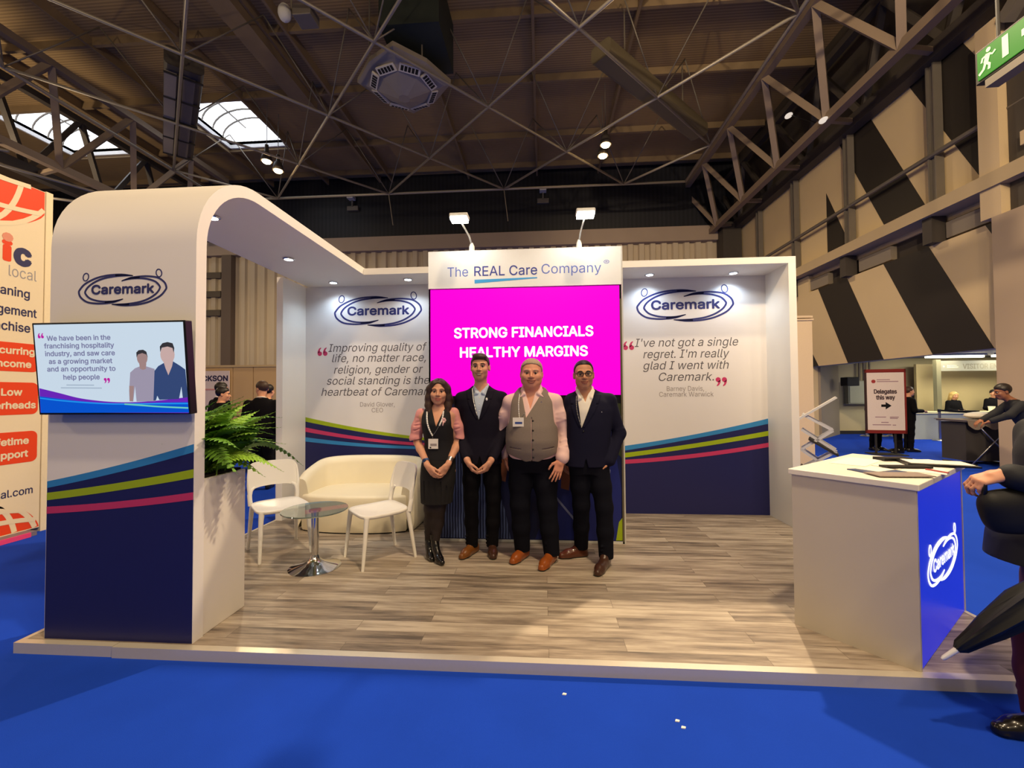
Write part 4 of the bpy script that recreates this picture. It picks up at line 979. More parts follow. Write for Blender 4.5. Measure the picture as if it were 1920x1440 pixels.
for cx, cz, r, z0, z1 in ((1.55,4.22,.82,.0,3.965),(1.70,-.10,.50,.06,4)):
    MB().prism(disc(cx,cz,r,z0,z1,2.165), FNB, 0, .001).build('red_globe', RED, wpn)
    b = MB()
    for k in (-.75,-.35,.1,.5,.9):
        pts = [(cx+r*k*math.sqrt(max(0,1-(v*.98)**2)), cz+r*v*.98) for v in [-1+2*i/24 for i in range(25)]]
        pts = [p for p in pts if z0 <= p[1] <= z1 and p[0] < 2.16]
        if len(pts) > 2: stroke(b, pts, .050, FNB, .0012, .0022)
    for v in (-.62,-.25,.15,.5,.75):
        hw = r*math.sqrt(max(0,1-v*v)); pts = [(cx-hw+2*hw*i/20, cz+r*v-(.10*r*(1-(2*i/20-1)**2))*(1 if cz > 1 else -1)) for i in range(21)]
        pts = [p for p in pts if z0 <= p[1] <= z1 and p[0] < 2.16]
        if len(pts) > 2: stroke(b, pts, .050, FNB, .0030, .0042)
    b.build('globe_grid', NW, wpn)
text('logo_letter', 'i', RED, wpn, FNB, 1.79, 3.06, .065, .20, bold=.04)
MB().prism([(1.825+.05*math.cos(i*.63), 3.31+.05*math.sin(i*.63)) for i in range(10)], FNB, .0, .003).build('logo_dot', M('pale_red_print',(214,140,116),.5), wpn)
text('logo_letter', 'c', NVL, wpn, FNB, 1.90, 3.05, .13, .22, bold=.05)
text('logo_word', 'local', GRL, wpn, FNB, 2.10, 2.89, .26, .12, align='RIGHT', bold=-.01)
text('heading', [L('Cleaning',2.035,2.68,.43,.095,align='RIGHT'), L('Management',2.105,2.47,.62,.095,align='RIGHT'), L('Franchise',2.045,2.29,.48,.095,align='RIGHT')], NVL, wpn, FNB, 0, 0, bold=.015)
def rbox(y0, y1, z0, z1, r=.06):
    pts = []
    for cx, cz, a0 in ((y1-r,z0+r,-90),(y1-r,z1-r,0),(y0+r,z1-r,90),(y0+r,z0+r,180)):
        for q in range(6): a = R_(a0+18*q); pts.append((cx+r*math.cos(a), cz+r*math.sin(a)))
    return pts
for z0, z1, l1, l2, yr in ((1.84,2.10,'Recurring','income',2.10),(1.36,1.72,'Low','overheads',2.125),(.82,1.17,'Lifetime','support',2.125)):
    bx = MB().prism(rbox(1.2,2.135,z0,z1+.06 if z0 > 1.5 else z1), FNB, 0, .002).build('caption_box', RED, wpn)
    zc = (z0+z1)/2+(.03 if z0 > 1.5 else 0)
    text('caption', [L(l1,{'Low':1.98,'Lifetime':2.05,'Recurring':2.09}[l1],zc+.035,None,.072,align='RIGHT'), L(l2,{'overheads':2.11,'support':2.045,'income':2.06}[l2],zc-.11,None,.072,align='RIGHT')], NW, bx, FNB, 0, 0, bold=.03, depth=.003)
text('web_address', 'local.com', NVL, wpn, FNB, 2.10, .46, .42, .08, align='RIGHT', bold=.01)
b = MB(); b.box(-2.65,-2.52,.5,2.05,0,.05); b.build('plinth', M('grey_plinth',(120,110,120),.5), nb); box('pink_lit_edge', M('pink_light_tint', (230,70,120), .4), -2.52,-2.50,.5,1.98,0,.05, nb)  # pink light along the plinth edge is put into its colour

# partition booth far left behind the stand
pb = thing('partition_booth', 'beige partition booth with a lettered poster seen past the fern', 'partition', (-6,9,0))
BEI = M('beige_partition', (196, 164, 118), .6, var=.03, scale=1)
box('panel', BEI, -9, -5.5, 9.0, 9.08, 0, 2.4, pb); box('panel', BEI, -5.48, -4.9, 9.0, 9.08, 0, 2.38, pb); box('panel', BEI, -4.88, -3.4, 9.0, 9.08, 0, 2.36, pb)
box('top_rail', M('pale_rail', (206,180,136), .4, .3), -9, -3.4, 8.97, 9.1, 2.36, 2.42, pb)
po = box('poster', M('lilac_white_poster', (214, 198, 196), .5, var=.02), -6.9, -5.55, 8.94, 8.96, .5, 2.26, pb)
text('lettering', 'JACKSON', M('poster_navy', (40,34,70), .5), po, ((0,8.94,0),(1,0,0),(0,0,1),(0,-1,0)), -6.62, 1.98, 1.02, .14, bold=.035)
box('pink_band', M('pale_pink_print', (204,140,136), .5), -6.9, -5.6, 8.935, 8.94, 1.72, 1.76, po)
t = thing('low_table', 'dark low table with a pale edge seen under the back of the left chair', 'table', (-2.9,6.2,0))
box('table_top', PALEBOX, -3.6,-2.2,5.9,6.5,.42,.46,t); 
for x in (-3.5,-2.3):
    for y in (6.0,6.4): box('leg', BLACKP, x-.02,x+.02,y-.02,y+.02,0,.42,t)
box('shelf', BLACKP, -3.5,-2.3,6.0,6.4,.2,.4,t)

# ------------------------------------------------------------------ directional sign, trolley table
sg = thing('direction_sign', 'red framed white direction sign with a black arrow, right behind the counter', 'sign', (0,0,0))
RF = M('dark_red_frame', (118, 34, 28), .45, var=.05)
box('board', M('sign_white', (214,200,190), .5), -.385,.385,0,.03,.60,2.02, sg)
box('frame_side', M('dark_frame_edge',(52,32,30),.5), -.42,-.385,-.01,.04,.52,2.10, sg); box('frame_side', RF, .385,.42,-.01,.04,.52,2.10, sg); box('frame_top', RF, -.42,.42,-.01,.04,2.02,2.10, sg); box('frame_bottom', RF, -.42,.42,-.01,.04,.52,.60, sg)
FSg = ((0,0,0),(1,0,0),(0,0,1),(0,-1,0)); SGL = M('sign_dark_letters',(60,44,48),.5); SGP = M('sign_pale_letters',(150,120,130),.5)
text('lettering', [L('Delegates',0,1.50,.46,.10,align='CENTER'), L('this way',0,1.355,.38,.10,align='CENTER')], SGL, sg, FSg, 0, 0, bold=.03)
MB().prism([(-.09,1.17),(.0,1.17),(.0,1.11),(.12,1.20),(.0,1.29),(.0,1.23),(-.09,1.23)], FSg, 0, .003).build('arrow', BLACKP, sg)
MB().prism([(-.24+.045*math.cos(i*.63), 1.80+.045*math.sin(i*.63)) for i in range(10)], FSg, 0, .003).build('emblem', M('sign_red_emblem',(150,50,50),.5), sg)
b = MB()
for u0,u1,v in ((-.17,.10,1.83),(-.17,.27,1.785),(-.22,0,.91),(.08,.26,.91),(.08,.24,.88),(-.28,.1,.72),(.13,.2,.715),(-.1,.05,.78)): b.prism([(u0,v),(u1,v),(u1,v+.02),(u0,v+.02)], FSg, 0, .002)
b.build('small_print', SGP, sg)
for x in (-.2,.2): box('post', DARKM, x-.02,x+.02,.03,.06,0,.55, sg)
box('foot', DARKM, -.35,.35,-.2,.25,0,.02, sg)
sg.location = (11.6,8.75,0); sg.rotation_euler = (0,0,R_(-12))

tr = thing('folding_table', 'grey cloth draped folding table with crossed legs, in front of the lobby pier', 'table', (12.45,7.5,0))
GCL = M('grey_table_cloth', (128,116,104), .8, var=.06, scale=6); DBX = M('dark_grey_box_cloth', (58,54,52), .8, var=.05)
box('table_top', GCL, 11.98,12.98,7.15,7.85,.90,.93, tr)
b = MB(); n = 16
for i in range(n):
    x0 = 11.96+1.04*i/n; x1 = 11.96+1.04*(i+1)/n; d0 = .10+.10*abs(math.sin(i*.6)); d1 = .10+.10*abs(math.sin((i+1)*.6))
    b.add([(x0,7.12,.94),(x1,7.12,.94),(x1,7.10,.94-d1),(x0,7.10,.94-d0)],[(0,3,2,1)])
b.box(11.96,13.0,7.12,7.88,.93,.942); b.build('cloth', GCL, tr)
box('side_drape', DBX, 12.04,12.94,7.25,7.80,.08,.88, tr)
for a, c in (((12.05,7.14,.02),(12.85,7.14,.88)),((12.9,7.14,.02),(12.15,7.14,.88))): MB().tube([a,c],.014,8).build('cross_leg', ALU, tr, smooth=True)
for x in (12.08,12.9): box('foot', DARKM, x-.04,x+.04,7.1,7.8,0,.03,tr)
tag(MB().ball((12.55,7.5,1.02),(.28,.2,.075),16,8).build('white_bundle', PAP, None, smooth=True), 'crumpled white bundle lying on the grey draped table', 'bundle')
# ================================================================== PEOPLE
# bodies and clothes are modelled as smooth blended volumes and meshed with a surface net
class Field:
    def __init__(s, lo, hi, h):
        s.lo = np.array(lo, float); s.h = h; s.n = np.ceil((np.array(hi)-s.lo)/h).astype(int)+1
        s.ax = [s.lo[i]+h*np.arange(s.n[i]) for i in range(3)]; s.G = np.full(s.n, 1.0, np.float32)
    def _sub(s, lo, hi):
        i0 = np.clip(np.floor((np.array(lo)-s.lo)/s.h).astype(int), 0, s.n); i1 = np.clip(np.ceil((np.array(hi)-s.lo)/s.h).astype(int)+1, 0, s.n)
        sl = tuple(slice(a, b) for a, b in zip(i0, i1))
        X = s.ax[0][sl[0]][:,None,None]; Y = s.ax[1][sl[1]][None,:,None]; Z = s.ax[2][sl[2]][None,None,:]
        return sl, X, Y, Z
    def _put(s, sl, d, k, op):
        g = s.G[sl]
        if g.size == 0: return s
        k = max(k, 1e-5)
        if op == 'u':
            h = np.clip(.5+.5*(g-d)/k, 0, 1); s.G[sl] = g+(d-g)*h-k*h*(1-h)
        else:
            d = -d; h = np.clip(.5-.5*(g-d)/k, 0, 1); s.G[sl] = g+(d-g)*h+k*h*(1-h)
        return s
    def cone(s, a, b, ra, rb=None, k=.02, op='u', fl=None):
        """tapered capsule; fl = per-axis stretch of its section"""
        rb = ra if rb is None else rb; a = np.array(a, float); b = np.array(b, float); f = np.array(fl if fl is not None else (1,1,1), float)
        R = max(ra, rb)*f.max()+k+3*s.h
        sl, X, Y, Z = s._sub(np.minimum(a,b)-R, np.maximum(a,b)+R)
        ba = (b-a)/f; L2 = max(ba@ba, 1e-9); px, py, pz = (X-a[0])/f[0], (Y-a[1])/f[1], (Z-a[2])/f[2]
        t = np.clip((px*ba[0]+py*ba[1]+pz*ba[2])/L2, 0, 1)
        d = np.sqrt((px-t*ba[0])**2+(py-t*ba[1])**2+(pz-t*ba[2])**2)-(ra+(rb-ra)*t)
        return s._put(sl, d*f.min(), k, op)
    def chain(s, pts, rs, k=.02, op='u', fl=None):
        for i in range(len(pts)-1): s.cone(pts[i], pts[i+1], rs[i], rs[i+1], k, op, fl)
        return s
    def ell(s, c, r, rot=None, k=.02, op='u'):
        c = np.array(c, float); r = np.array(r, float); R = r.max()+k+3*s.h
        sl, X, Y, Z = s._sub(c-R, c+R); x, y, z = X-c[0], Y-c[1], Z-c[2]
        if rot is not None:
            M_ = np.array(rot); x, y, z = x*M_[0,0]+y*M_[1,0]+z*M_[2,0], x*M_[0,1]+y*M_[1,1]+z*M_[2,1], x*M_[0,2]+y*M_[1,2]+z*M_[2,2]
        k0 = np.sqrt((x/r[0])**2+(y/r[1])**2+(z/r[2])**2); k1 = np.sqrt((x/r[0]**2)**2+(y/r[1]**2)**2+(z/r[2]**2)**2)+1e-9
        return s._put(sl, k0*(k0-1)/k1, k, op)
    def slices(s, S, k=.02, op='u', grow=0.0, e=2.2, cut=None):
        S = np.array(S, float); S = S[np.argsort(S[:,0])]; z0, z1 = S[0,0], S[-1,0]; R = S[:,3:5].max()+abs(S[:,1:3]).max()+grow+k+3*s.h
        sl, X, Y, Z = s._sub((-R,-R,z0-k-3*s.h), (R,R,z1+k+3*s.h)); z = np.clip(Z[0,0], z0, z1)
        cx, cy, rx, ry = [np.interp(z, S[:,0], S[:,i])[None,None,:] for i in (1,2,3,4)]
        ker = np.ones(9)/9
        sm = lambda v: np.convolve(np.pad(v[0,0], 4, mode='edge'), ker, 'valid')[None,None,:] if v.shape[2] > 9 else v
        cx, cy, rx, ry = sm(cx), sm(cy), sm(rx)+grow, sm(ry)+grow
        q = (np.abs((X-cx)/rx)**e+np.abs((Y-cy)/ry)**e)**(1/e); d = (q-1)*np.minimum(rx, ry)
        d = np.maximum(d, np.maximum(Z-z1, z0-Z))
        return s._put(sl, d, k, op)
    def func(s, fn, k=.004, op='s', lo=None, hi=None):
        lo = s.lo if lo is None else lo; hi = s.lo+s.h*s.n if hi is None else hi
        sl, X, Y, Z = s._sub(lo, hi); return s._put(sl, (fn(X, Y, Z)+np.zeros(s.G[sl].shape)).astype(np.float32), k, op)
    def front(s, x, z, off=.003, back=False):
        """y of the surface met first when coming from the front"""
        i = int(round((x-s.lo[0])/s.h)); k = int(round((z-s.lo[2])/s.h)); i = min(max(i,0),s.n[0]-1); k = min(max(k,0),s.n[2]-1)
        col = s.G[i,:,k]; ins = np.where(col < 0)[0]
        if len(ins) == 0: return 0
        j = ins[-1] if back else ins[0]
        if not back and j > 0: t = col[j-1]/(col[j-1]-col[j]); return s.lo[1]+s.h*(j-1+t)-off
        return s.lo[1]+s.h*j+(off if back else -off)
    def net(s):
        G = s.G; ins = G < 0; nx, ny, nz = G.shape
        c = np.zeros((nx-1,ny-1,nz-1), np.int8)
        for a in (0,1):
            for b in (0,1):
                for d in (0,1): c += ins[a:nx-1+a, b:ny-1+b, d:nz-1+d]
        act = (c > 0) & (c < 8); I, J, K = np.nonzero(act); idx = np.full(c.shape, -1, np.int32); idx[I,J,K] = np.arange(len(I))
        pos = np.zeros((len(I),3)); cnt = np.zeros(len(I))
        for ax in range(3):
            o = [q for q in range(3) if q != ax]
            for u in (0,1):
                for v in (0,1):
                    A = [0,0,0]; A[o[0]] = u; A[o[1]] = v; B = list(A); B[ax] = 1
                    ga = G[I+A[0],J+A[1],K+A[2]]; gb = G[I+B[0],J+B[1],K+B[2]]; m = (ga < 0) != (gb < 0)
                    t = np.where(m, ga/(ga-gb+1e-12), 0); p = np.array(A, float)[None,:].repeat(len(I),0); p[:,ax] += t
                    pos += p*m[:,None]; cnt += m
        V = s.lo+s.h*(np.stack([I,J,K],1)+pos/cnt[:,None])
        Q = []
        for ax in range(3):
            o = [(ax+1)%3,(ax+2)%3]; sl0 = [slice(None)]*3; sl1 = [slice(None)]*3
            sl0[ax] = slice(0,-1); sl1[ax] = slice(1,None)
            for q in o: sl0[q] = slice(1,-1); sl1[q] = slice(1,-1)
            a, b = ins[tuple(sl0)], ins[tuple(sl1)]; E0 = np.argwhere(a != b)
            if len(E0) == 0: continue
            off = np.zeros(3, int); off[o[0]] = 1; off[o[1]] = 1; E0 = E0+off; fl = ins[tuple(E0.T)]
            def cell(du, dv):
                q = E0.copy(); q[:,o[0]] += du; q[:,o[1]] += dv; return idx[tuple(q.T)]
            quad = np.stack([cell(-1,-1),cell(0,-1),cell(0,0),cell(-1,0)],1); quad[~fl] = quad[~fl][:,::-1]; Q.append(quad)
        return V, np.concatenate(Q)
    def build(s, name, mats, parent, matfn=None, smooth_it=1):
        V, Q = s.net(); mats = mats if isinstance(mats, (list,tuple)) else [mats]
        for _ in range(smooth_it):      # light relaxation
            acc = np.zeros_like(V); n = np.zeros(len(V))
            for a in range(4): np.add.at(acc, Q[:,a], V[Q[:,(a+1)%4]]+V[Q[:,(a-1)%4]]); np.add.at(n, Q[:,a], 2)
            V = V*.5+.5*acc/np.maximum(n,1)[:,None]
        me = bpy.data.meshes.new(name); me.vertices.add(len(V)); me.vertices.foreach_set('co', V.astype(np.float32).ravel())
        me.loops.add(Q.size); me.loops.foreach_set('vertex_index', Q.astype(np.int32).ravel())
        me.polygons.add(len(Q)); me.polygons.foreach_set('loop_start', np.arange(0, Q.size, 4, dtype=np.int32)); me.polygons.foreach_set('loop_total', np.full(len(Q), 4, np.int32))
        for m in mats: me.materials.append(m)
        if matfn is not None: me.polygons.foreach_set('material_index', matfn(V[Q].mean(1)).astype(np.int32))
        me.polygons.foreach_set('use_smooth', np.ones(len(Q), bool)); me.update(calc_edges=True); me.validate()
        o = bpy.data.objects.new(name, me); COL.objects.link(o); o.parent = parent; WL[o] = Vector((0,0,0)); return o

def unit(v): v = np.array(v, float); return v/np.linalg.norm(v)
def rotm(yaw=0, tilt=0, roll=0):
    return np.array(Euler((tilt, roll, yaw), 'XYZ').to_matrix())

def add_hand(F, W, d, n, s, size=1.0, curl=(.35,.5,.4), spread=.04, thumb=(.55,.8,.25), fc=None):
    """palm, four jointed fingers and a thumb. d to the fingers, n the way the palm faces, s the thumb side"""
    W = np.array(W, float); d = unit(d); n = unit(np.array(n)-d*(np.array(n)@d)); s = unit(np.array(s)-d*(np.array(s)@d)-n*(np.array(s)@n)); z = size
    offs = (.030,.010,-.010,-.028); lens = ((.043,.026,.021),(.048,.030,.022),(.044,.028,.021),(.035,.021,.018)); pl = (.088,.092,.088,.080)
    F.cone(W-d*.02, W+d*.03, .024*z, .026*z, k=.02, fl=None)
    for i in range(4): F.cone(W+d*.015*z+s*offs[i]*.75*z, W+d*pl[i]*z+s*offs[i]*z, .0155*z, .0115*z, k=.012)
    for i in range(4):
        p = W+d*pl[i]*z+s*offs[i]*z; th = 0; sp = (1.5-i)*spread
        for j in range(3):
            th += (fc[i][j] if fc else curl[j]); dr = unit((d+s*sp)*math.cos(th)+n*math.sin(th)); q = p+dr*lens[i][j]*z
            F.cone(p, q, (.0092-.0008*j)*z, (.0086-.0010*j)*z, k=.004); p = q
    p = W+d*.022*z+s*.024*z; t1 = unit(d*thumb[0]+s*thumb[1]+n*thumb[2]); q = p+t1*.045*z; F.cone(p, q, .0150*z, .0115*z, k=.012)
    t2 = unit(d*(thumb[0]+.4)+s*thumb[1]*.5+n*(thumb[2]+.1)); p = q; q = p+t2*.031*z; F.cone(p, q, .0108*z, .0095*z, k=.005)
    t3 = unit(d*(thumb[0]+.7)+s*thumb[1]*.2+n*(thumb[2]+.2)); F.cone(q, q+t3*.024*z, .0095*z, .0078*z, k=.005)

SKIN = M('skin_fair', (206, 150, 120), .5, var=.05, scale=25, spec=.35)
SKIN2 = M('skin_ruddy', (208, 144, 116), .5, var=.06, scale=22, spec=.35)
SKIN3 = M('skin_tan', (192, 136, 102), .5, var=.05, scale=25, spec=.35)
SKIND = M('skin_brown', (128, 82, 58), .5, var=.05, scale=25, spec=.35)
LIP = M('lips', (132, 62, 56), .45, var=.05); TEETH = M('teeth', (206, 194, 180), .35, var=0)
EYEW = M('eye_white', (160, 150, 142), .25, var=0); IRIS = M('eye_iris', (44, 34, 28), .2, var=0)

def head_sdf(F, C, Rm, hs, jaw=1.0, fat=0.0, female=False, wx=1.07):
    WX = np.array((wx,1,1)); T = lambda p: np.array(C)+Rm@(np.array(p, float)*hs*WX)
    def E_(c, r, k=.02, op='u'): F.ell(T(c), np.array(r)*hs*WX, Rm, k*hs, op)
    def Cn(a, b, ra, rb=None, k=.012, op='u'): F.cone(T(a), T(b), ra*hs, (rb or ra)*hs, k*hs, op)
    E_((0,.014,.036), (.076,.096,.084)); E_((0,-.018,-.030), ((.059+fat*.5)*jaw,.074,.088), .03)
    E_((0,-.040,-.080), ((.040+fat)*jaw,.043,.034), .03); Cn((-.012,-.066,-.100),(.012,-.066,-.100), .016*jaw, k=.02)
    for s in (-1,1):
        E_((s*.044,-.058,-.024), (.024+fat*.4,.026,.026), .02); Cn((s*.014,-.082,.026),(s*.046,-.070,.028), .012, .010, .014)
        E_((s*.032,-.092,.006), (.017,.012,.011), .012, 's')
        E_((s*.079,.016,-.006), (.011,.021,.033), .008); E_((s*.087,.010,-.004), (.006,.010,.018), .006, 's')
        E_((s*.046,-.020,-.055), (.018+fat,.034,.036), .03); E_((s*.034,-.070,-.036), (.016,.014,.015), .018)
    Cn((0,-.086,.014),(0,-.112,-.026), .0085, .0125, .012)
    for s in (-1,1): E_((s*.0125,-.098,-.031), (.0095,.011,.0085), .008)
    Cn((-.018,-.084,-.057),(.018,-.084,-.057), .0085, k=.014); Cn((-.014,-.082,-.074),(.014,-.082,-.074), .0095, k=.014)
    return T
def face_parts(F, par, T0, Rm, hs, brow, smile=.0, teeth=True, lip=LIP, browmat=None, eye=IRIS):
    def T(p, off=.0):
        q = np.array(T0(p)); y = F.front(q[0], q[2], .0)
        if off is not None and abs(y-q[1]) < .03*hs: q[1] = y-off
        return q
    for s in (-1,1):
        b = MB(); c = T0((s*.032,-.0770,.006)); b.ball(c, (.0115*hs,.0110*hs,.0090*hs), 14, 9)
        e = b.build('eye', EYEW, par, smooth=True)
        b = MB(); c2 = T0((s*.032,-.0860,.0055)); b.ball(c2, (.0080*hs,.0040*hs,.0078*hs), 12, 7); b.build('iris', eye, e, smooth=True)
        b = MB(); pts = [T((s*x,y,z)) for x,y,z in ((.015,-.0945,.0265),(.026,-.0955,.031),(.038,-.090,.0315),(.050,-.078,.026))]
        b.tube([Vector(p) for p in pts], [.0030*hs*brow,.0040*hs*brow,.0038*hs*brow,.0020*hs*brow], 8); b.build('eyebrow', browmat, par, smooth=True)
        b = MB(); pts = [T((s*x,y,z)) for x,y,z in ((.019,-.0870,.0090),(.028,-.0905,.0140),(.038,-.0890,.0135),(.047,-.080,.0080))]
        b.tube([Vector(p) for p in pts], .0030*hs, 6); b.build('eyelid', browmat, par, smooth=True)
    w_ = .023+.008*smile; up = .007*smile
    b = MB(); top = [(-w_,-.088,-.062+up),(-w_*.5,-.0975,-.0595),(0,-.0995,-.0610),(w_*.5,-.0975,-.0595),(w_,-.088,-.062+up)]
    lo = [(-w_,-.088,-.062+up),(-w_*.5,-.0970,-.0700-.004*smile),(0,-.0990,-.0730-.005*smile),(w_*.5,-.0970,-.0700-.004*smile),(w_,-.088,-.062+up)]
    b.tube([Vector(T(p, .0020)) for p in top], [.0024*hs,.0030*hs,.0030*hs,.0030*hs,.0024*hs], 8); b.tube([Vector(T(p, .0020)) for p in lo], [.0024*hs,.0032*hs,.0036*hs,.0032*hs,.0024*hs], 8)
    m = b.build('mouth', lip, par, smooth=True)
    if teeth and smile > 0:
        b = MB(); n = 8; A = []; 
        for i in range(n+1):
            u = -1+2*i/n; x = u*w_*.86; y = -.0985+.009*u*u; A += [T((x,y,-.0602+up*.8*u*u), .0022), T((x,y+.0005,-.0690-.003*smile*(1-u*u)+up*.85*u*u), .0022)]
        b.add(A, [(2*i,2*i+1,2*i+3,2*i+2) for i in range(n)]); b.build('teeth', TEETH, m)

def hair_short(par, C, Rm, hs, mat, h, quiff=0.0, line=.056, slope=.62, thick=.010, side=1.0, top=0.0, wx=1.07):
    C = np.array(C); F = Field(C-.18, C+.18, h); WX = np.array((wx,1,1)); T = lambda p: C+Rm@(np.array(p, float)*hs*WX)
    F.ell(T((0,.016,.038+top*.5)), np.array((.076+thick*side,.096+thick,.084+thick+top))*hs*WX, Rm, .001)
    if quiff: F.ell(T((.006,-.050,.092)), np.array((.064,.052,.026))*hs*quiff, Rm, .02); F.ell(T((-.008,-.02,.106)), np.array((.060,.07,.022))*hs*quiff, Rm, .02)
    Ri = Rm.T
    def cutf(X, Y, Z):
        x = (Ri[0,0]*(X-C[0])+Ri[0,1]*(Y-C[1])+Ri[0,2]*(Z-C[2]))/hs; y = (Ri[1,0]*(X-C[0])+Ri[1,1]*(Y-C[1])+Ri[1,2]*(Z-C[2]))/hs; z = (Ri[2,0]*(X-C[0])+Ri[2,1]*(Y-C[1])+Ri[2,2]*(Z-C[2]))/hs
        lim = np.where(y < -.03, line-.10*np.abs(x)-.55*np.clip(np.abs(x)-.045,0,1), .008-slope*y)
        lim = np.where((y >= -.03) & (y < .0), (line-.10*np.abs(x)-.55*np.clip(np.abs(x)-.045,0,1))*(-y/.03)+(.008-slope*y)*(1+y/.03)-.010, lim)
        ear = np.where((np.abs(y+.012) < .012), -.02, 0)*0
        return (z-lim-ear)*hs*.7
    F.func(lambda X,Y,Z: cutf(X,Y,Z), .016, 's')
    return F.build('hair', mat, par)

def leg_pts(hip, knee, ank): return [np.array(hip), np.array(knee), np.array(ank)]
def shoe(par, ank, toe, mat, h=.005, heel=0.0, boot=0.0, sole=None, slim=1.0):
    a = np.array(ank, float); t = np.array(toe, float); a[2] = t[2] = 0; d = unit(t-a); L_ = np.linalg.norm(t-a)
    F = Field(np.minimum(a,t)-.12, np.maximum(a,t)+np.array((.12,.12,.16+boot)), h); z = np.array((0,0,1.0))
    hp = a-d*.045
    F.cone(hp+z*(.034+heel), a+d*.02+z*(.034+heel), .034*slim, .035*slim, k=.02)
    F.cone(a+z*(.034+heel), t-d*.085+z*.032, .036*slim, .042*slim, k=.02); F.cone(t-d*.09+z*.030, t-d*.030+z*.026, .041*slim, .029*slim, k=.02)
    F.cone(hp+d*.01+z*(.06+heel), a+d*.02+z*(.092+heel), .034*slim, .036*slim, k=.02); F.cone(a+d*.03+z*(.07+heel), t-d*.10+z*.042, .034*slim, .030*slim, k=.03)
    if boot: F.cone(a+z*(.08+heel), a-d*.01+z*(.10+heel+boot), .037*slim, .040, k=.02)
    if heel: F.cone(hp+d*.012+z*.0, hp+d*.012+z*(.04+heel), .019, .025, k=.01)
    F.cone(hp+z*(.012+heel), t-d*.04+z*.012, .034*slim, .036*slim, k=.008, fl=(1,1,.36)) if not heel else None
    F.func(lambda X,Y,Z: Z+0*X+0*Y-.002, .001, 's')
    return F.build('shoe', [mat, sole or BLACKP], par, lambda c: (c[:,2] < (.014 if not heel else .006)).astype(int))

def lanyard(par, F, xs, mat, w_=.008, off=.004, back=None):
    """flat strap following the clothes' front at the given (x,z) points"""
    pts = [Vector((x, F.front(x, z, off), z)) for x, z in xs]; sm = [Vector(p) for p in catmull(pts, 4)]; b = MB()
    sm = [Vector((p.x, min(p.y, F.front(p.x, p.z, off)), p.z)) for p in sm]
    for i in range(len(sm)-1): b.bar(sm[i], sm[i+1], w_, .0025, up=(0,-1,.2)) if False else b.tube([sm[i], sm[i+1]], w_/2, 6)
    return b.build('lanyard', mat, par, smooth=True)
def badge(par, F, x, z, w_, h_, mats, off=.008):
    y = F.front(x, z-h_/2, off)-.004; yb = F.front(x, z-h_, off)-.004; y = min(y, yb)
    bd = box('badge', mats[0], x-w_/2, x+w_/2, y, y+.003, z-h_, z, par)
    box('badge_print', mats[1], x-w_*.3, x+w_*.36, y-.0006, y, z-h_*.72, z-h_*.48, bd)
    if len(mats) > 2: box('badge_mark', mats[2], x-w_*.36, x-w_*.2, y-.0006, y, z-h_*.95, z-h_*.8, bd)
    return bd

LAP = 0
def jacket(par, mat, S, sh, el, wr, h, vz, vx, top, vw=.060, cuff_r=.036, grow=0, lap=True, name='jacket', hem=None, sr=.060):
    """closed suit jacket: S slices, arms, a V opening down to vz centred at vx, lapels"""
    S_ = np.array(S); F = Field((-.42,-.34,S_[:,0].min()-.06), (.46,.30,top+.06), h)
    F.slices(S, .02)
    for i in (0,1):
        if sh[i] is None: continue
        F.chain([sh[i], el[i], wr[i]], [sr, .053, cuff_r+.009], .035)
        s_ = np.array(sh[i]); F.cone((S_[-1,1]+(s_[0]-S_[-1,1])*.30, S_[-1,2], top-.060), s_+np.array((0,0,.012)), .052, .046, .045)
        # creases at the inside of the elbow
        e = np.array(el[i]); 
        for q in (-.03,.0,.03):
            F.cone(e+np.array((-.03,-.046,q)), e+np.array((.03,-.046,q+.012)), .008, .005, .018)
    cx, cz = vx, vz
    def vcut(X, Y, Z):
        wd = np.clip((Z-cz)/(top-.055-cz), 0, 1.4)*vw
        return np.maximum(np.maximum(np.abs(X-(cx+(S_[-1,1]-cx)*np.clip((Z-cz)/(top-cz),0,1)))-wd, cz-Z), Y-.03)
    base = F.G.copy()
    F.func(vcut, .004, 's')
    nk = np.array((S_[-1,1], S_[-1,2], top)); F.cone(nk+np.array((0,.0,-.05)), nk+np.array((0,-.01,.06)), .062, .070, .01, 's')
    if hem is not None:    # fronts curve away under the button
        F.func(lambda X,Y,Z: np.maximum(np.abs(X-hem[0])-(hem[1]-Z)*hem[2], Y+.02), .01, 's')
    if lap:
        X = F.ax[0][:,None,None]; Y = F.ax[1][None,:,None]; Z = F.ax[2][None,None,:]
        c_ = cx+(S_[-1,1]-cx)*np.clip((Z-cz)/(top-cz),0,1); t = np.clip((Z-cz)/(top-.055-cz), 0, 1.4); wd = t*vw
        for sg in (-1,1):
            x = (X-c_)*sg; lw = .012+.052*np.sin(np.clip(t,0,1)*math.pi*.62)**.8; notch = np.where((t > .70) & (t < .755), .018, 0)
            reg = np.maximum(np.maximum(wd-x, x-(wd+lw-notch)), np.maximum(np.maximum(cz+.012-Z, Z-(top-.04)), Y))
            F.G = np.minimum(F.G, np.maximum(base-.0065, reg*.8).astype(np.float32))
    return F
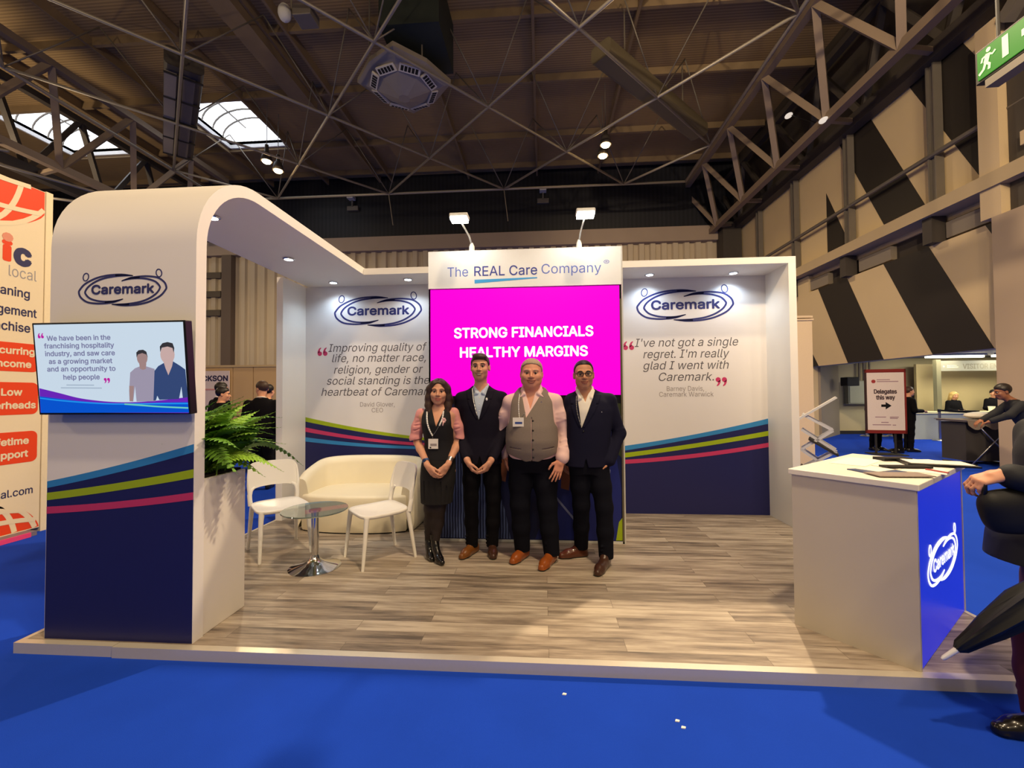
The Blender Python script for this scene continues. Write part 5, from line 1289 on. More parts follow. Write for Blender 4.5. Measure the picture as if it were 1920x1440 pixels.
def trousers(par, mat, hipS, hips, knees, anks, h, rad=(.095,.068,.054), cxz=None, front_crease=True, flare=0):
    lo = np.min([hips[0],hips[1],knees[0],knees[1],anks[0],anks[1]],0)-.17; hi = np.max([hips[0],hips[1],knees[0],knees[1],anks[0],anks[1]],0)+.2; hi[2] = np.array(hipS)[:,0].max()+.04; lo[2] = min(anks[0][2],anks[1][2])-.03
    F = Field(lo, hi, h); F.slices(hipS, .02)
    for i in (0,1):
        H_, K_, A_ = [np.array(q, float) for q in (hips[i],knees[i],anks[i])]
        F.chain([H_, (H_*.45+K_*.55), K_, K_*.5+A_*.5, A_], [rad[0], rad[0]*.42+rad[1]*.62, rad[1], rad[1]*.5+rad[2]*.52, rad[2]], .03)
        for q, zz in enumerate((.03,.065,.10)):    # stacked folds above the shoe
            F.cone(A_+np.array((-.05,-.035-.01*q,zz)), A_+np.array((.05,-.035,zz+.012)), .009, .006, .012)
        for q in (-.05,.0,.045): F.cone(K_+np.array((-.05,.055,q)), K_+np.array((.03,.062,q+.02)), .008, .005, .015)
        a = A_.copy(); F.func(lambda X,Y,Z: np.maximum(Z-(A_[2]-.012), np.maximum(np.abs(X-A_[0])-.12, np.abs(Y-A_[1])-.14)), .004, 's', A_-np.array((.13,.15,.12)), A_+np.array((.13,.15,.02)))
    return F.build('trousers', mat, par)

NAVYSUIT = M('midnight_navy_wool', (23, 20, 32), .85, var=.10, scale=60, bump=.06, spec=.15)
NAVYSUIT2 = M('navy_wool', (23, 23, 42), .85, var=.10, scale=60, bump=.06, spec=.15)
TRBLK = M('black_wool', (13, 12, 16), .85, var=.10, scale=60, bump=.05, spec=.12)
TRNAVY = M('dark_navy_cloth', (14, 15, 24), .85, var=.10, scale=60, bump=.05, spec=.12)
SHIRTB = M('pale_blue_check_cotton', (176, 188, 206), .8, var=.10, scale=220)
SHIRTW = M('white_cotton', (226, 220, 208), .8, var=.03, scale=90)
SHIRTP = M('pale_pink_cotton', (226, 190, 184), .8, var=.04, scale=60, bump=.05)
TWEED = M('grey_taupe_tweed', (122, 110, 100), .85, var=.16, scale=160, bump=.08)
BROWNS = [M('tan_brown_leather', (112, 68, 30), .28, var=.15, scale=12, coat=.3), M('dark_brown_leather', (62, 38, 28), .3, var=.15, scale=12, coat=.3), M('cognac_leather', (140, 72, 28), .26, var=.15, scale=12, coat=.3), M('chestnut_leather', (84, 44, 28), .28, var=.15, scale=12, coat=.3)]
BLKL = M('black_leather', (18, 16, 16), .25, var=.1, scale=12, coat=.4)
HAIRB = M('dark_brown_hair', (62, 44, 35), .5, var=.3, scale=60, bump=.3); HAIRG = M('grey_sandy_hair', (164, 144, 122), .6, var=.25, scale=70, bump=.3); HAIRD = M('near_black_hair', (26, 20, 19), .45, var=.3, scale=60, bump=.3); HAIRBL = M('blonde_hair', (196, 164, 100), .5, var=.2, scale=50, bump=.3)
LANW = M('white_ribbon', (232, 230, 224), .6, var=0); LANG = M('grey_ribbon', (120, 118, 116), .6, var=0); BADW = M('badge_card', (226, 220, 210), .4, var=.02); BADB = M('badge_blue_print', (60, 80, 140), .5, var=0); BADG = M('badge_grey_print', (150, 140, 136), .5, var=0)

def torso_skin(F, S, sh, el, wr, neck, headC, T, hips, knees, anks, thin=.018, ar=1.0, nr=.056, legs=True):
    F.slices(S, .02, grow=-thin)
    F.cone(neck, np.array(headC)+np.array((0,.018,-.075)), nr*1.08, nr, .03)
    for i in (0,1):
        F.cone(np.array(neck)+np.array((0,.01,-.045)), np.array(sh[i])*.94+np.array((0,.0,-.02)), .045, .034, .03)
        F.chain([np.array(sh[i])*.94+np.array((0,0,-.02)), el[i]], [.036,.034], .02)
        m = np.array(el[i])*.72+np.array(wr[i])*.28
        F.chain([el[i], m, wr[i]], [.038*ar,.040*ar,.0265*ar], .02)
    if legs:
        for i in (0,1): F.chain([hips[i], knees[i], np.array(anks[i])+np.array((0,0,-.0))], [.078,.050,.036], .03)

# ------------------------------------------------------------------ 1. tall young man in a navy suit
def young_man():
    h = .0048; t = thing('person', 'tall young man with brown quiff in dark navy suit, hands clasped before him', 'person', (0,0,0)); WL[t] = Vector((0,0,0))
    C = (.016,-.012,1.740); Rm = rotm(.02,.03,0); hs = .985
    S = [(.855,.02,.03,.188,.128),(.95,.02,.03,.184,.125),(1.10,.02,.022,.168,.115),(1.25,.02,.016,.182,.124),(1.38,.02,.018,.196,.125),(1.455,.02,.024,.180,.108),(1.515,.02,.03,.115,.085),(1.565,.018,.03,.072,.068)]
    sh = [(-.168,.03,1.445),(.208,.03,1.447)]; el = [(-.212,.05,1.160),(.252,.05,1.160)]; wr = [(-.085,-.135,.905),(.128,-.135,.905)]
    hips = [(-.070,.03,.90),(.110,.03,.90)]; knees = [(-.085,.05,.525),(.125,.055,.525)]; anks = [(-.085,.10,.085),(.105,.11,.085)]; toes = [(-.165,-.085,0),(.135,-.07,0)]
    F = Field((-.34,-.26,.0), (.38,.24,1.90), h); T = head_sdf(F, C, Rm, hs, jaw=.96)
    torso_skin(F, S, sh, el, wr, (.018,.03,1.50), C, T, hips, knees, anks)
    add_hand(F, (-.078,-.147,.893), (.50,-.12,-.86), (.72,.35,.40), (.35,-.93,0), .98, (.55,.75,.5), .02, (.7,.45,.35))
    add_hand(F, (.120,-.147,.893), (-.48,-.12,-.86), (-.72,.40,.40), (-.35,-.93,0), .98, (.65,.85,.6), .02, (.8,.25,.40))
    F.build('body', SKIN, t)
    face_parts(F, t, T, Rm, hs, 1.1, .9, True, browmat=HAIRB)
    hair_short(t, C, Rm, hs, HAIRB, .004, quiff=1.0, line=.066, slope=.60, thick=.008)
    Fs = Field((-.26,-.22,1.10), (.30,.2,1.60), h); Fs.slices(S, .02, grow=-.011)
    nk = np.array((.018,.028,1.545))
    for sg in (-1,1): Fs.chain([nk+np.array((0,.066,.035)), nk+np.array((sg*.055,.02,.03)), nk+np.array((sg*.056,-.035,.005)), nk+np.array((sg*.030,-.085,-.045)), nk+np.array((sg*.052,-.088,-.062))], [.014,.015,.014,.013,.005], .012)
    Fs.cone(nk+np.array((0,0,-.01)), nk+np.array((0,-.01,.09)), .053, .060, .006, 's'); Fs.func(lambda X,Y,Z: np.maximum(np.abs(X-.018)-(Z-1.505)*.42, Y+.02), .004, 's', (-.1,-.2,1.50), (.14,.02,1.60))
    Fs.build('shirt', SHIRTB, t)
    b = MB(); 
    for z in (1.46,1.40,1.34): b.ball((.018, Fs.front(.018,z,.0), z), (.005,.003,.005), 10, 6)
    b.build('shirt_button', SHIRTW, t)
    Fj = jacket(t, NAVYSUIT, S, sh, el, [(-.100,-.108,.930),(.142,-.108,.930)], h, 1.255, .014, 1.565, .062, sr=.058, hem=(.018,.93,.28))
    Fj.build('jacket', NAVYSUIT, t)
    trousers(t, TRBLK, [(.80,.02,.03,.135,.10),(.88,.02,.03,.172,.115),(.98,.02,.03,.165,.11)], hips, knees, [(-.085,.10,.075),(.105,.11,.075)], h, (.092,.066,.055))
    shoe(t, (-.078,.11,0), toes[0], BROWNS[0]); shoe(t, (.102,.12,0), toes[1], BROWNS[1])
    lanyard(t, Fj, [(-.055,1.545),(-.046,1.50),(-.024,1.40),(.006,1.285)], LANW, .007); lanyard(t, Fj, [(.076,1.545),(.068,1.50),(.042,1.40),(.018,1.285)], LANW, .007)
    MB().ball((.085, Fj.front(.085,1.445,.002), 1.445), (.010,.004,.014), 10, 6).build('lapel_pin', LANW, t, smooth=True)
    t.location = (2.597,1.50,F0); return t

# ------------------------------------------------------------------ 2. broad man in a waistcoat
def vest_man():
    h = .005; t = thing('person', 'broad grey haired man in grey waistcoat over pink shirt, smiling', 'person', (0,0,0)); WL[t] = Vector((0,0,0))
    C = (.0,-.025,1.668); Rm = rotm(0,.02,.02); hs = 1.03
    S = [(.885,0,.02,.205,.165),(.98,-.002,.0,.226,.195),(1.08,-.002,-.012,.232,.205),(1.20,-.002,-.008,.224,.190),(1.32,0,.005,.212,.160),(1.42,0,.016,.198,.130),(1.485,0,.022,.150,.104),(1.54,0,.022,.086,.080)]
    sh = [(-.205,.04,1.425),(.215,.03,1.430)]; el = [(-.30,.14,1.15),(.305,.05,1.125)]; wr = [(-.26,.20,.92),(.262,-.085,.925)]
    hips = [(-.10,.03,.90),(.10,.03,.90)]; knees = [(-.115,.03,.50),(.130,.01,.50)]; anks = [(-.10,.09,.08),(.165,.0,.08)]; toes = [(-.19,-.09,0),(.065,-.215,0)]
    F = Field((-.42,-.28,0), (.42,.28,1.83), h); T = head_sdf(F, C, Rm, hs, jaw=1.12, fat=.012, wx=1.15)
    torso_skin(F, S, sh, el, wr, (0,.02,1.46), C, T, hips, knees, anks, .022, 1.15, .070)
    F.ell((0,-.045,1.553), (.050,.045,.03), None, .03)
    add_hand(F, (.252,-.098,.912), (-.32,-.20,-.93), (-.25,.95,-.1), (-.93,-.1,.3), 1.04, (.12,.22,.15), .10, (.55,.7,.1))
    add_hand(F, (-.26,.20,.91), (.1,-.2,-.95), (.9,.2,0), (0,-1,0), 1.0)
    F.build('body', SKIN2, t)
    face_parts(F, t, T, Rm, hs, .9, 1.2, False, browmat=HAIRG)
    hair_short(t, C, Rm, hs, HAIRG, .0042, quiff=.0, line=.083, slope=.62, thick=.008, top=.005, wx=1.15)
    # shirt: body, sleeves with rolled cuffs, open collar
    Fs = Field((-.42,-.26,.84), (.42,.30,1.62), h)
    Fs.slices([(.885,0,.02,.200,.160)]+S[1:], .02, grow=-.010)
    for i in (0,1):
        w0 = np.array(wr[i]); e0 = np.array(el[i]); up = unit(e0-w0)
        Fs.chain([np.array(sh[i])+np.array((-.012 if sh[i][0] > 0 else .012,0,-.010)), sh[i]*.6+e0*.4 if False else np.array(sh[i])*.55+e0*.45, e0, w0+up*.03], [.058,.064,.062,.050], .04); Fs.cone((.06*(1 if sh[i][0] > 0 else -1),.025,1.475), np.array(sh[i])+np.array((0,0,-.0)), .050, .050, .05)
        Fs.cone(w0+up*.055, w0+up*.012, .056, .060, .008); Fs.cone(w0+up*.10, w0+up*.075, .052, .060, .012)
        rr_ = random.Random(5+i)
        for q in range(3,9):       # sleeve creases
            f = .12+.09*q; p = np.array(sh[i])*(1-f)+e0*f if q < 6 else e0*(1-(q-6)*.25)+w0*(q-6)*.25
            Fs.cone(p+np.array((-.04,-.060,.012*rr_.uniform(-1,1))), p+np.array((.03,-.060,.03*rr_.uniform(-1,1))),   .004, .003, .02, 'u')
    Fs.cone(np.array((.345,.045,1.035)), np.array((.315,.01,1.045)), .022, .03, .03)
    nk = np.array((0,.02,1.515))
    for sg in (-1,1): Fs.chain([nk+np.array((0,.085,.045)), nk+np.array((sg*.072,.03,.04)), nk+np.array((sg*.076,-.04,.012)), nk+np.array((sg*.062,-.085,-.025)), nk+np.array((sg*.100,-.100,-.050))], [.017,.018,.018,.018,.006], .012)
    Fs.cone(nk+np.array((0,-.005,-.02)), nk+np.array((0,-.02,.10)), .064, .075, .008, 's')
    Fs.func(lambda X,Y,Z: np.maximum(np.abs(X+.01)-(Z-1.36)*.30, Y+.03), .004, 's', (-.2,-.3,1.33), (.2,.0,1.62))
    Fs.build('shirt', SHIRTP, t)
    # waistcoat
    Fv = Field((-.30,-.27,.84), (.30,.27,1.60), h); Fv.slices(S, .02, grow=.004)
    for sg in (-1,1): Fv.cone((sg*.095,.035,1.505), (sg*.135,.02,1.44), .045, .05, .03)
    for sg in (-1,1): Fv.cone((sg*.262,.03,1.46), (sg*.262,.03,1.27), .085, .085, .012, 's', fl=(1,2.2,1))
    Fv.func(lambda X,Y,Z: np.maximum(np.maximum(np.abs(X+.045*(1-np.clip((Z-1.29)/.2,0,1)))-np.clip((Z-1.285)*.42,0,.12), 1.285-Z), Y-.02), .004, 's')
    Fv.cone((0,.02,1.50), (0,.0,1.62), .082, .10, .01, 's')
    zb = lambda X: .915+.055*np.clip(np.abs(X)/.21,0,1)**1.6-.012*np.exp(-((np.abs(X)-.055)/.03)**2)
    Fv.func(lambda X,Y,Z: np.maximum(Z-zb(X)-np.where(Y > 0,.02,0), -1), .004, 's')
    Fv.func(lambda X,Y,Z: np.maximum(np.maximum(np.abs(X)-.0028, Y+.05), Z-1.285), .002, 's')
    for sg in (-1,1):
        for z0 in (1.02,): Fv.func(lambda X,Y,Z: np.maximum(np.maximum(np.abs(Z-(z0+.12*(X*sg-.1)))-.003, np.abs(X*sg-.14)-.05), Y), .002, 's')
    vv = Fv.build('waistcoat', TWEED, t)
    for z in (1.26,1.18,1.10,1.02,.95):
        MB().ball((.012, Fv.front(.012,z,.001), z), (.009,.004,.009), 12, 7).build('waistcoat_button', DARKM, vv, smooth=True)
    trousers(t, TRNAVY, [(.80,0,.03,.16,.125),(.88,0,.02,.205,.160),(.955,0,.01,.205,.170)], hips, knees, anks, h, (.118,.086,.070))
    shoe(t, (-.092,.10,0), toes[0], BROWNS[2], slim=1.08); shoe(t, (.160,.005,0), toes[1], BROWNS[2], slim=1.08)
    lanyard(t, Fv, [(-.105,1.49),(-.112,1.42),(-.110,1.345),(-.104,1.285)], LANW, .007); lanyard(t, Fv, [(.088,1.492),(.03,1.42),(-.04,1.345),(-.092,1.285)], LANG, .006)
    badge(t, Fv, -.112, 1.290, .094, .078, [BADW, BADB])
    MB().ball((.085, Fv.front(.085,1.42,.002), 1.42), (.007,.004,.006), 10, 6).build('waistcoat_pin', CHROME, t, smooth=True)
    t.location = (3.088,1.42,F0); return t

# ------------------------------------------------------------------ 3. man with glasses, hand in pocket
def glasses_man():
    h = .0048; t = thing('person', 'man with black glasses in navy suit and open white shirt, one hand in pocket', 'person', (0,0,0)); WL[t] = Vector((0,0,0))
    C = (-.012,-.015,1.655); Rm = rotm(-.03,.03,-.02); hs = 1.0
    S = [(.855,.01,.02,.188,.135),(.95,.012,.018,.190,.135),(1.08,.022,.010,.190,.135),(1.22,.034,.010,.196,.138),(1.34,.040,.014,.204,.132),(1.42,.040,.022,.188,.112),(1.475,.030,.028,.122,.088),(1.525,.004,.028,.074,.070)]
    sh = [(-.115,.05,1.425),(.215,.03,1.422)]; el = [(-.20,.12,1.14),(.305,.06,1.135)]; wr = [(-.20,.16,.91),(.205,-.045,.915)]
    hips = [(-.055,.02,.88),(.105,.02,.88)]; knees = [(-.040,.05,.50),(.150,-.03,.50)]; anks = [(-.035,.17,.085),(.160,-.045,.085)]; toes = [(-.245,.10,0),(.045,-.275,0)]
    F = Field((-.34,-.36,0), (.40,.28,1.81), h); T = head_sdf(F, C, Rm, hs, jaw=1.0, fat=.003)
    torso_skin(F, S, sh, el, wr, (.006,.028,1.46), C, T, hips, knees, anks, .02, 1.0, .058)
    add_hand(F, (.195,-.035,.905), (-.62,.35,-.70), (-.7,-.2,.5), (-.2,-.9,0), .88, (.3,.4,.3), .02)
    add_hand(F, (-.20,.16,.90), (.1,-.2,-.95), (.9,.2,0), (0,-1,0), .95)
    F.build('body', SKIN3, t)
    face_parts(F, t, T, Rm, hs, 1.1, .8, False, browmat=HAIRD)
    hair_short(t, C, Rm, hs, HAIRD, .004, quiff=0, line=.088, slope=.72, thick=.006, top=.004)
    # glasses
    gb = MB(); 
    for s in (-1,1):
        ring = []
        for i in range(20):
            a = 2*math.pi*i/20; x = .0245*math.copysign(abs(math.cos(a))**.6, math.cos(a)); z = .0165*math.copysign(abs(math.sin(a))**.6, math.sin(a)); ring.append(Vector(T((s*.033+x,-.104+.010*(abs(s*.033+x)/.06)**2,.006+z))))
        gb.tube(ring+ring[:1], .0034, 6)
        gb.tube([Vector(T((s*.057,-.096,.012))), Vector(T((s*.079,-.06,.012))), Vector(T((s*.084,.012,.008)))], .0024, 6)
    gb.tube([Vector(T((-.010,-.104,.010))), Vector(T((0,-.109,.012))), Vector(T((.010,-.104,.010)))], .0026, 6)
    gl = gb.build('glasses', BLACKP, t, smooth=True)
    b = MB()
    for s in (-1,1): b.add([T((s*.033+.023*math.cos(2*math.pi*i/16),-.1035,.006+.0155*math.sin(2*math.pi*i/16))) for i in range(16)], [tuple(range(16))])
    b.build('lens', M('clear_lens', (90,92,100), .05, var=0, alpha=.07), gl)
    Fs = Field((-.26,-.22,1.05), (.32,.2,1.58), h); Fs.slices(S, .02, grow=-.011); nk = np.array((.0,.026,1.505))
    for sg in (-1,1): Fs.chain([nk+np.array((0,.068,.040)), nk+np.array((sg*.060,.02,.035)), nk+np.array((sg*.066,-.035,.005)), nk+np.array((sg*.052,-.085,-.055)), nk+np.array((sg*.070,-.09,-.075))], [.015,.017,.016,.015,.006], .012)
    Fs.cone(nk+np.array((0,0,-.03)), nk+np.array((0,-.01,.10)), .055, .064, .006, 's'); Fs.func(lambda X,Y,Z: np.maximum(np.abs(X+.006)-(Z-1.415)*.38, Y+.02), .004, 's', (-.1,-.2,1.40), (.12,.02,1.58))
    Fs.build('shirt', SHIRTW, t)
    Fj = jacket(t, NAVYSUIT2, S, sh, el, [(-.20,.15,.93),(.205,-.045,.905)], h, 1.19, -.045, 1.525, .070, hem=(-.01,.93,.25))
    Fj.build('jacket', NAVYSUIT2, t)
    trousers(t, TRNAVY, [(.79,.02,.02,.135,.105),(.87,.02,.02,.168,.12),(.98,.02,.02,.165,.12)], hips, knees, anks, h, (.098,.074,.062))
    shoe(t, (-.045,.165,0), toes[0], BROWNS[3]); shoe(t, (.150,-.06,0), toes[1], BROWNS[1])
    lanyard(t, Fj, [(-.080,1.47),(-.085,1.40),(-.078,1.32),(-.052,1.215)], LANG, .008)
    MB().ball((.128, Fj.front(.128,1.33,.002), 1.33), (.004,.003,.004), 8, 5).build('lapel_pin', CHROME, t, smooth=True)
    bt = Fj.front(-.03,1.16,.002); MB().ball((-.03,bt,1.165), (.009,.004,.009), 12, 7).build('jacket_button', BLACKP, t, smooth=True)
    t.location = (3.560,1.40,F0); return t

# ------------------------------------------------------------------ 4. woman in black with pink sleeves
def woman():
    h = .0045; t = thing('person', 'woman with long dark hair in black dress and sheer pink sleeves, hands clasped', 'person', (0,0,0)); WL[t] = Vector((0,0,0))
    C = (.020,-.012,1.513); Rm = rotm(.16,.02,.03); hs = .945
    S = [(.86,.012,.012,.150,.115),(.93,.015,.012,.142,.108),(1.00,.018,.01,.130,.098),(1.07,.018,.005,.125,.095),(1.16,.012,-.006,.134,.106),(1.23,.008,-.010,.140,.112),(1.30,.004,.006,.140,.092),(1.345,.004,.014,.118,.075),(1.385,.008,.016,.07,.058)]
    sh = [(-.150,.015,1.300),(.152,.02,1.308)]; el = [(-.190,.03,1.055),(.190,.04,1.055)]; wr = [(-.052,-.135,.872),(.128,-.115,.880)]
    hips = [(-.06,.015,.80),(.08,.015,.80)]; knees = [(-.065,.01,.45),(.015,.005,.45)]; anks = [(-.095,.06,.13),(-.025,.0,.13)]; toes = [(-.02,-.09,0),(.095,-.165,0)]
    F = Field((-.30,-.30,0), (.32,.20,1.66), h); T = head_sdf(F, C, Rm, hs, jaw=.88)
    F.slices(S, .02, grow=-.006); F.cone((.010,.018,1.345), np.array(C)+np.array((0,.018,-.075)), .050, .046, .03)
    for i in (0,1):
        F.cone((.01,.02,1.345), sh[i], .045, .040, .04); F.chain([sh[i], el[i]], [.040,.034], .03); m = np.array(el[i])*.7+np.array(wr[i])*.3
        F.chain([el[i], m, wr[i]], [.034,.036,.0225], .02); F.chain([hips[i], knees[i], np.array(knees[i])*.6+np.array(anks[i])*.4+np.array((0,.02,0)), anks[i]], [.088,.050,.049,.032], .03)
    add_hand(F, (-.046,-.143,.862), (.62,-.20,-.76), (.45,.75,.20), (.62,-.45,.62), .90, (.30,.55,.45), .02, (.8,.35,.35))
    add_hand(F, (.122,-.122,.868), (-.52,-.22,-.82), (-.55,.72,.25), (-.70,-.45,.5), .90, (.35,.6,.5), .02, (.85,.3,.3))
    F.build('body', SKIN, t)
    face_parts(F, t, T, Rm, hs, .75, .8, False, lip=M('rose_lips', (170,78,80), .4, var=.04), browmat=HAIRB)
    # long hair, parted in the middle
    c = np.array(C); Fh = Field(c-np.array((.20,.20,.26)), c+np.array((.20,.20,.18)), .0042)
    Fh.ell(T((0,.016,.040)), np.array((.090,.108,.096))*hs, Rm, .001)
    for sg in (-1,1):
        Fh.chain([T((sg*.050,-.055,.088)), T((sg*.083,-.030,.030)), T((sg*.086,-.012,-.05)), T((sg*.088,-.012,-.13)), T((sg*.080+.006,-.032,-.205))], np.array((.022,.024,.030,.030,.020))*hs, .03)
        Fh.chain([T((sg*.060,.055,.03)), T((sg*.070,.065,-.08)), T((sg*.072,.045,-.19))], np.array((.05,.055,.035))*hs, .04)
    Ri = Rm.T
    def loc(X, Y, Z): return [(Ri[a,0]*(X-c[0])+Ri[a,1]*(Y-c[1])+Ri[a,2]*(Z-c[2]))/hs for a in range(3)]
    def facecut(X, Y, Z):
        x, y, z = loc(X, Y, Z); d = np.sqrt((x/.062)**2+((z+.012)/.098)**2)-1
        return np.maximum(d*.06, y+.02)
    Fh.func(facecut, .006, 's'); Fh.func(lambda X,Y,Z: (lambda q: np.maximum(np.abs(q[0])-.0025, -(q[2]-.115)-0.0))(loc(X,Y,Z)), .003, 's')
    Fh.func(lambda X,Y,Z: (lambda q: np.maximum(np.maximum(np.abs(q[0])-.045, q[2]+.06), np.maximum(q[1]-.045, -q[1]-.2)))(loc(X,Y,Z)), .01, 's')
    Fh.build('hair', HAIRB, t)
    # sleeveless black top with a V neck
    BTOP = M('black_crepe', (17, 16, 19), .8, var=.08, scale=50, bump=.05)
    Ft = Field((-.20,-.17,.86), (.22,.17,1.42), h); Ft.slices([(.90,.014,.012,.146,.112)]+S[1:], .02, grow=.006)
    for sg in (-1,1): Ft.cone((.008+sg*.080,.018,1.345), (.008+sg*.118,.016,1.31), .034, .034, .03)
    for i in (0,1): Ft.cone(np.array(sh[i])+np.array((-.02 if i == 0 else .02,0,.05)), np.array(sh[i])+np.array((-.02 if i == 0 else .02,0,-.09)), .046, .046, .01, 's', fl=(1,1.8,1))
    Ft.func(lambda X,Y,Z: np.maximum(np.maximum(np.abs(X-.022)-np.clip((Z-1.205)*.36,0,.075), 1.205-Z), Y-.03), .004, 's')
    Ft.cone((.008,.018,1.37), (.012,.01,1.45), .066, .08, .008, 's')
    Ft.build('top', BTOP, t)
    # skirt
    SK = M('black_ribbed_skirt', (20, 18, 18), .85, var=.12, scale=50, bump=.06)
    Fk = Field((-.24,-.2,.48), (.24,.2,.98), h); Fk.slices([(.515,-.004,.0,.142,.120),(.62,.0,.0,.150,.125),(.74,.006,.006,.160,.130),(.84,.010,.010,.158,.126),(.92,.014,.012,.146,.114),(.95,.014,.012,.140,.110)], .01)
    for q in range(7):
        a = -2.6+q*.36; Fk.cone((.15*math.cos(a),.13*math.sin(a),.53), (.145*math.cos(a),.12*math.sin(a),.72), .008, .003, .012, 's')
    Fk.build('skirt', SK, t)
    TI = M('dark_tights', (36, 27, 26), .6, var=.05); Ftg = Field((-.18,-.14,.08), (.14,.16,.58), h)
    for i in (0,1): Ftg.chain([np.array(hips[i])*.3+np.array(knees[i])*.7, knees[i], np.array(knees[i])*.6+np.array(anks[i])*.4+np.array((0,.02,0)), anks[i]], [.066,.054,.053,.036], .03)
    Ftg.build('tights', TI, t)
    for i in (0,1): shoe(t, anks[i], toes[i], BLKL, heel=.055, boot=.07, slim=.82)
    # sheer puffed sleeves gathered above the elbow
    PK = M('sheer_pink_voile', (222, 150, 146), .6, var=.10, scale=30, alpha=.88, bump=.1)
    for i, sg in ((0,-1),(1,1)):
        s0 = np.array(sh[i]); e0 = np.array(el[i]); Fp = Field(np.minimum(s0,e0)-.13, np.maximum(s0,e0)+.12, h)
        Fp.chain([s0+np.array((sg*.004,0,.022)), s0*.55+e0*.45+np.array((sg*.018,0,0)), e0+np.array((sg*.014,0,.05))], [.043,.053,.056] if sg < 0 else [.041,.046,.046], .03)
        Fp.cone(e0+np.array((sg*.012,-.005,.034)), e0+np.array((-sg*.004,-.008,.008)), .062 if sg < 0 else .050, .052 if sg < 0 else .045, .008)
        for q in range(6):
            z = .23-q*.036; p = e0+np.array((0,0,z)); q < 4 and Fp.cone(p*0+e0*(1-z/.26)+s0*(z/.26)+np.array((-.022+sg*.012,-.050,.006*(-1)**q)), e0*(1-z/.26)+s0*(z/.26)+np.array((.022+sg*.012,-.048,.010)), .004, .003, .014, 's')
        Fp.cone(s0+np.array((-sg*.020,0,.012)), s0, .044, .044, .02); Fp.cone(e0+np.array((0,0,-.03)), e0+np.array((0,0,-.1)), .08, .1, .006, 's')
        Fp.build('sleeve', PK, t)
    # lanyard, badge, watch, bracelet, flower
    lanyard(t, Ft, [(-.075,1.335),(-.062,1.26),(-.040,1.185),(-.012,1.125)], LANW, .014); lanyard(t, Ft, [(.075,1.34),(.072,1.27),(.052,1.215)], LANW, .014); lanyard(t, Ft, [(.050,1.215),(.02,1.165),(-.010,1.125),(-.010,1.095)], LANG, .004)
    badge(t, Ft, -.008, 1.098, .088, .088, [BADW, BADG, DARKM])
    w0 = np.array(wr[0]); e0 = np.array(el[0]); d = unit(e0-w0); ctr = w0+d*.045
    def band_(c, d, r, half, mat, name):
        x = unit(np.cross(d, (0,0,1))); y = np.cross(d, x); b = MB(); pr = []
        for tt, rr_ in ((-half,r-.003),(-half,r),(half,r),(half,r-.003)): pr.append((tt, rr_))
        n = 24
        for tt, rr_ in pr: b.v += [tuple(c+d*tt+x*rr_*math.cos(2*math.pi*i/n)+y*rr_*math.sin(2*math.pi*i/n)) for i in range(n)]
        b.f = [(i*n+j, i*n+(j+1)%n, ((i+1)%4)*n+(j+1)%n, ((i+1)%4)*n+j) for i in range(4) for j in range(n)]; b.mi = [0]*len(b.f)
        return b.build(name, mat, t, smooth=40)
    ws = band_(ctr, d, .0305, .011, M('blue_watch_strap', (58,88,140), .5), 'watch_strap')
    MB().ball(ctr+np.array((-.006,-.030,.012)), (.017,.008,.017), 14, 8).build('watch_face', M('watch_glass', (40,58,96), .12), ws, smooth=True)
    w1 = np.array(wr[1]); e1 = np.array(el[1]); d1 = unit(e1-w1)
    for q in (.03,.045,.058): band_(w1+d1*q, d1, .0295, .005, ALU, 'bracelet')
    pr = MB()
    for a in range(6): ang = a*1.047; pr.ball((.088+.012*math.cos(ang), Ft.front(.088,1.255,.006), 1.262+.014*math.sin(ang)), (.010,.006,.010), 8, 6)
    pr.tube([(.088,Ft.front(.088,1.25,.006),1.255),(.080,Ft.front(.08,1.22,.006),1.215)],.006,6); pr.build('corsage', M('pale_pink_flower', (226,180,178), .7), t, smooth=True)
    t.location = (2.222,1.43,F0); return t
young_man(); vest_man(); glasses_man(); woman()

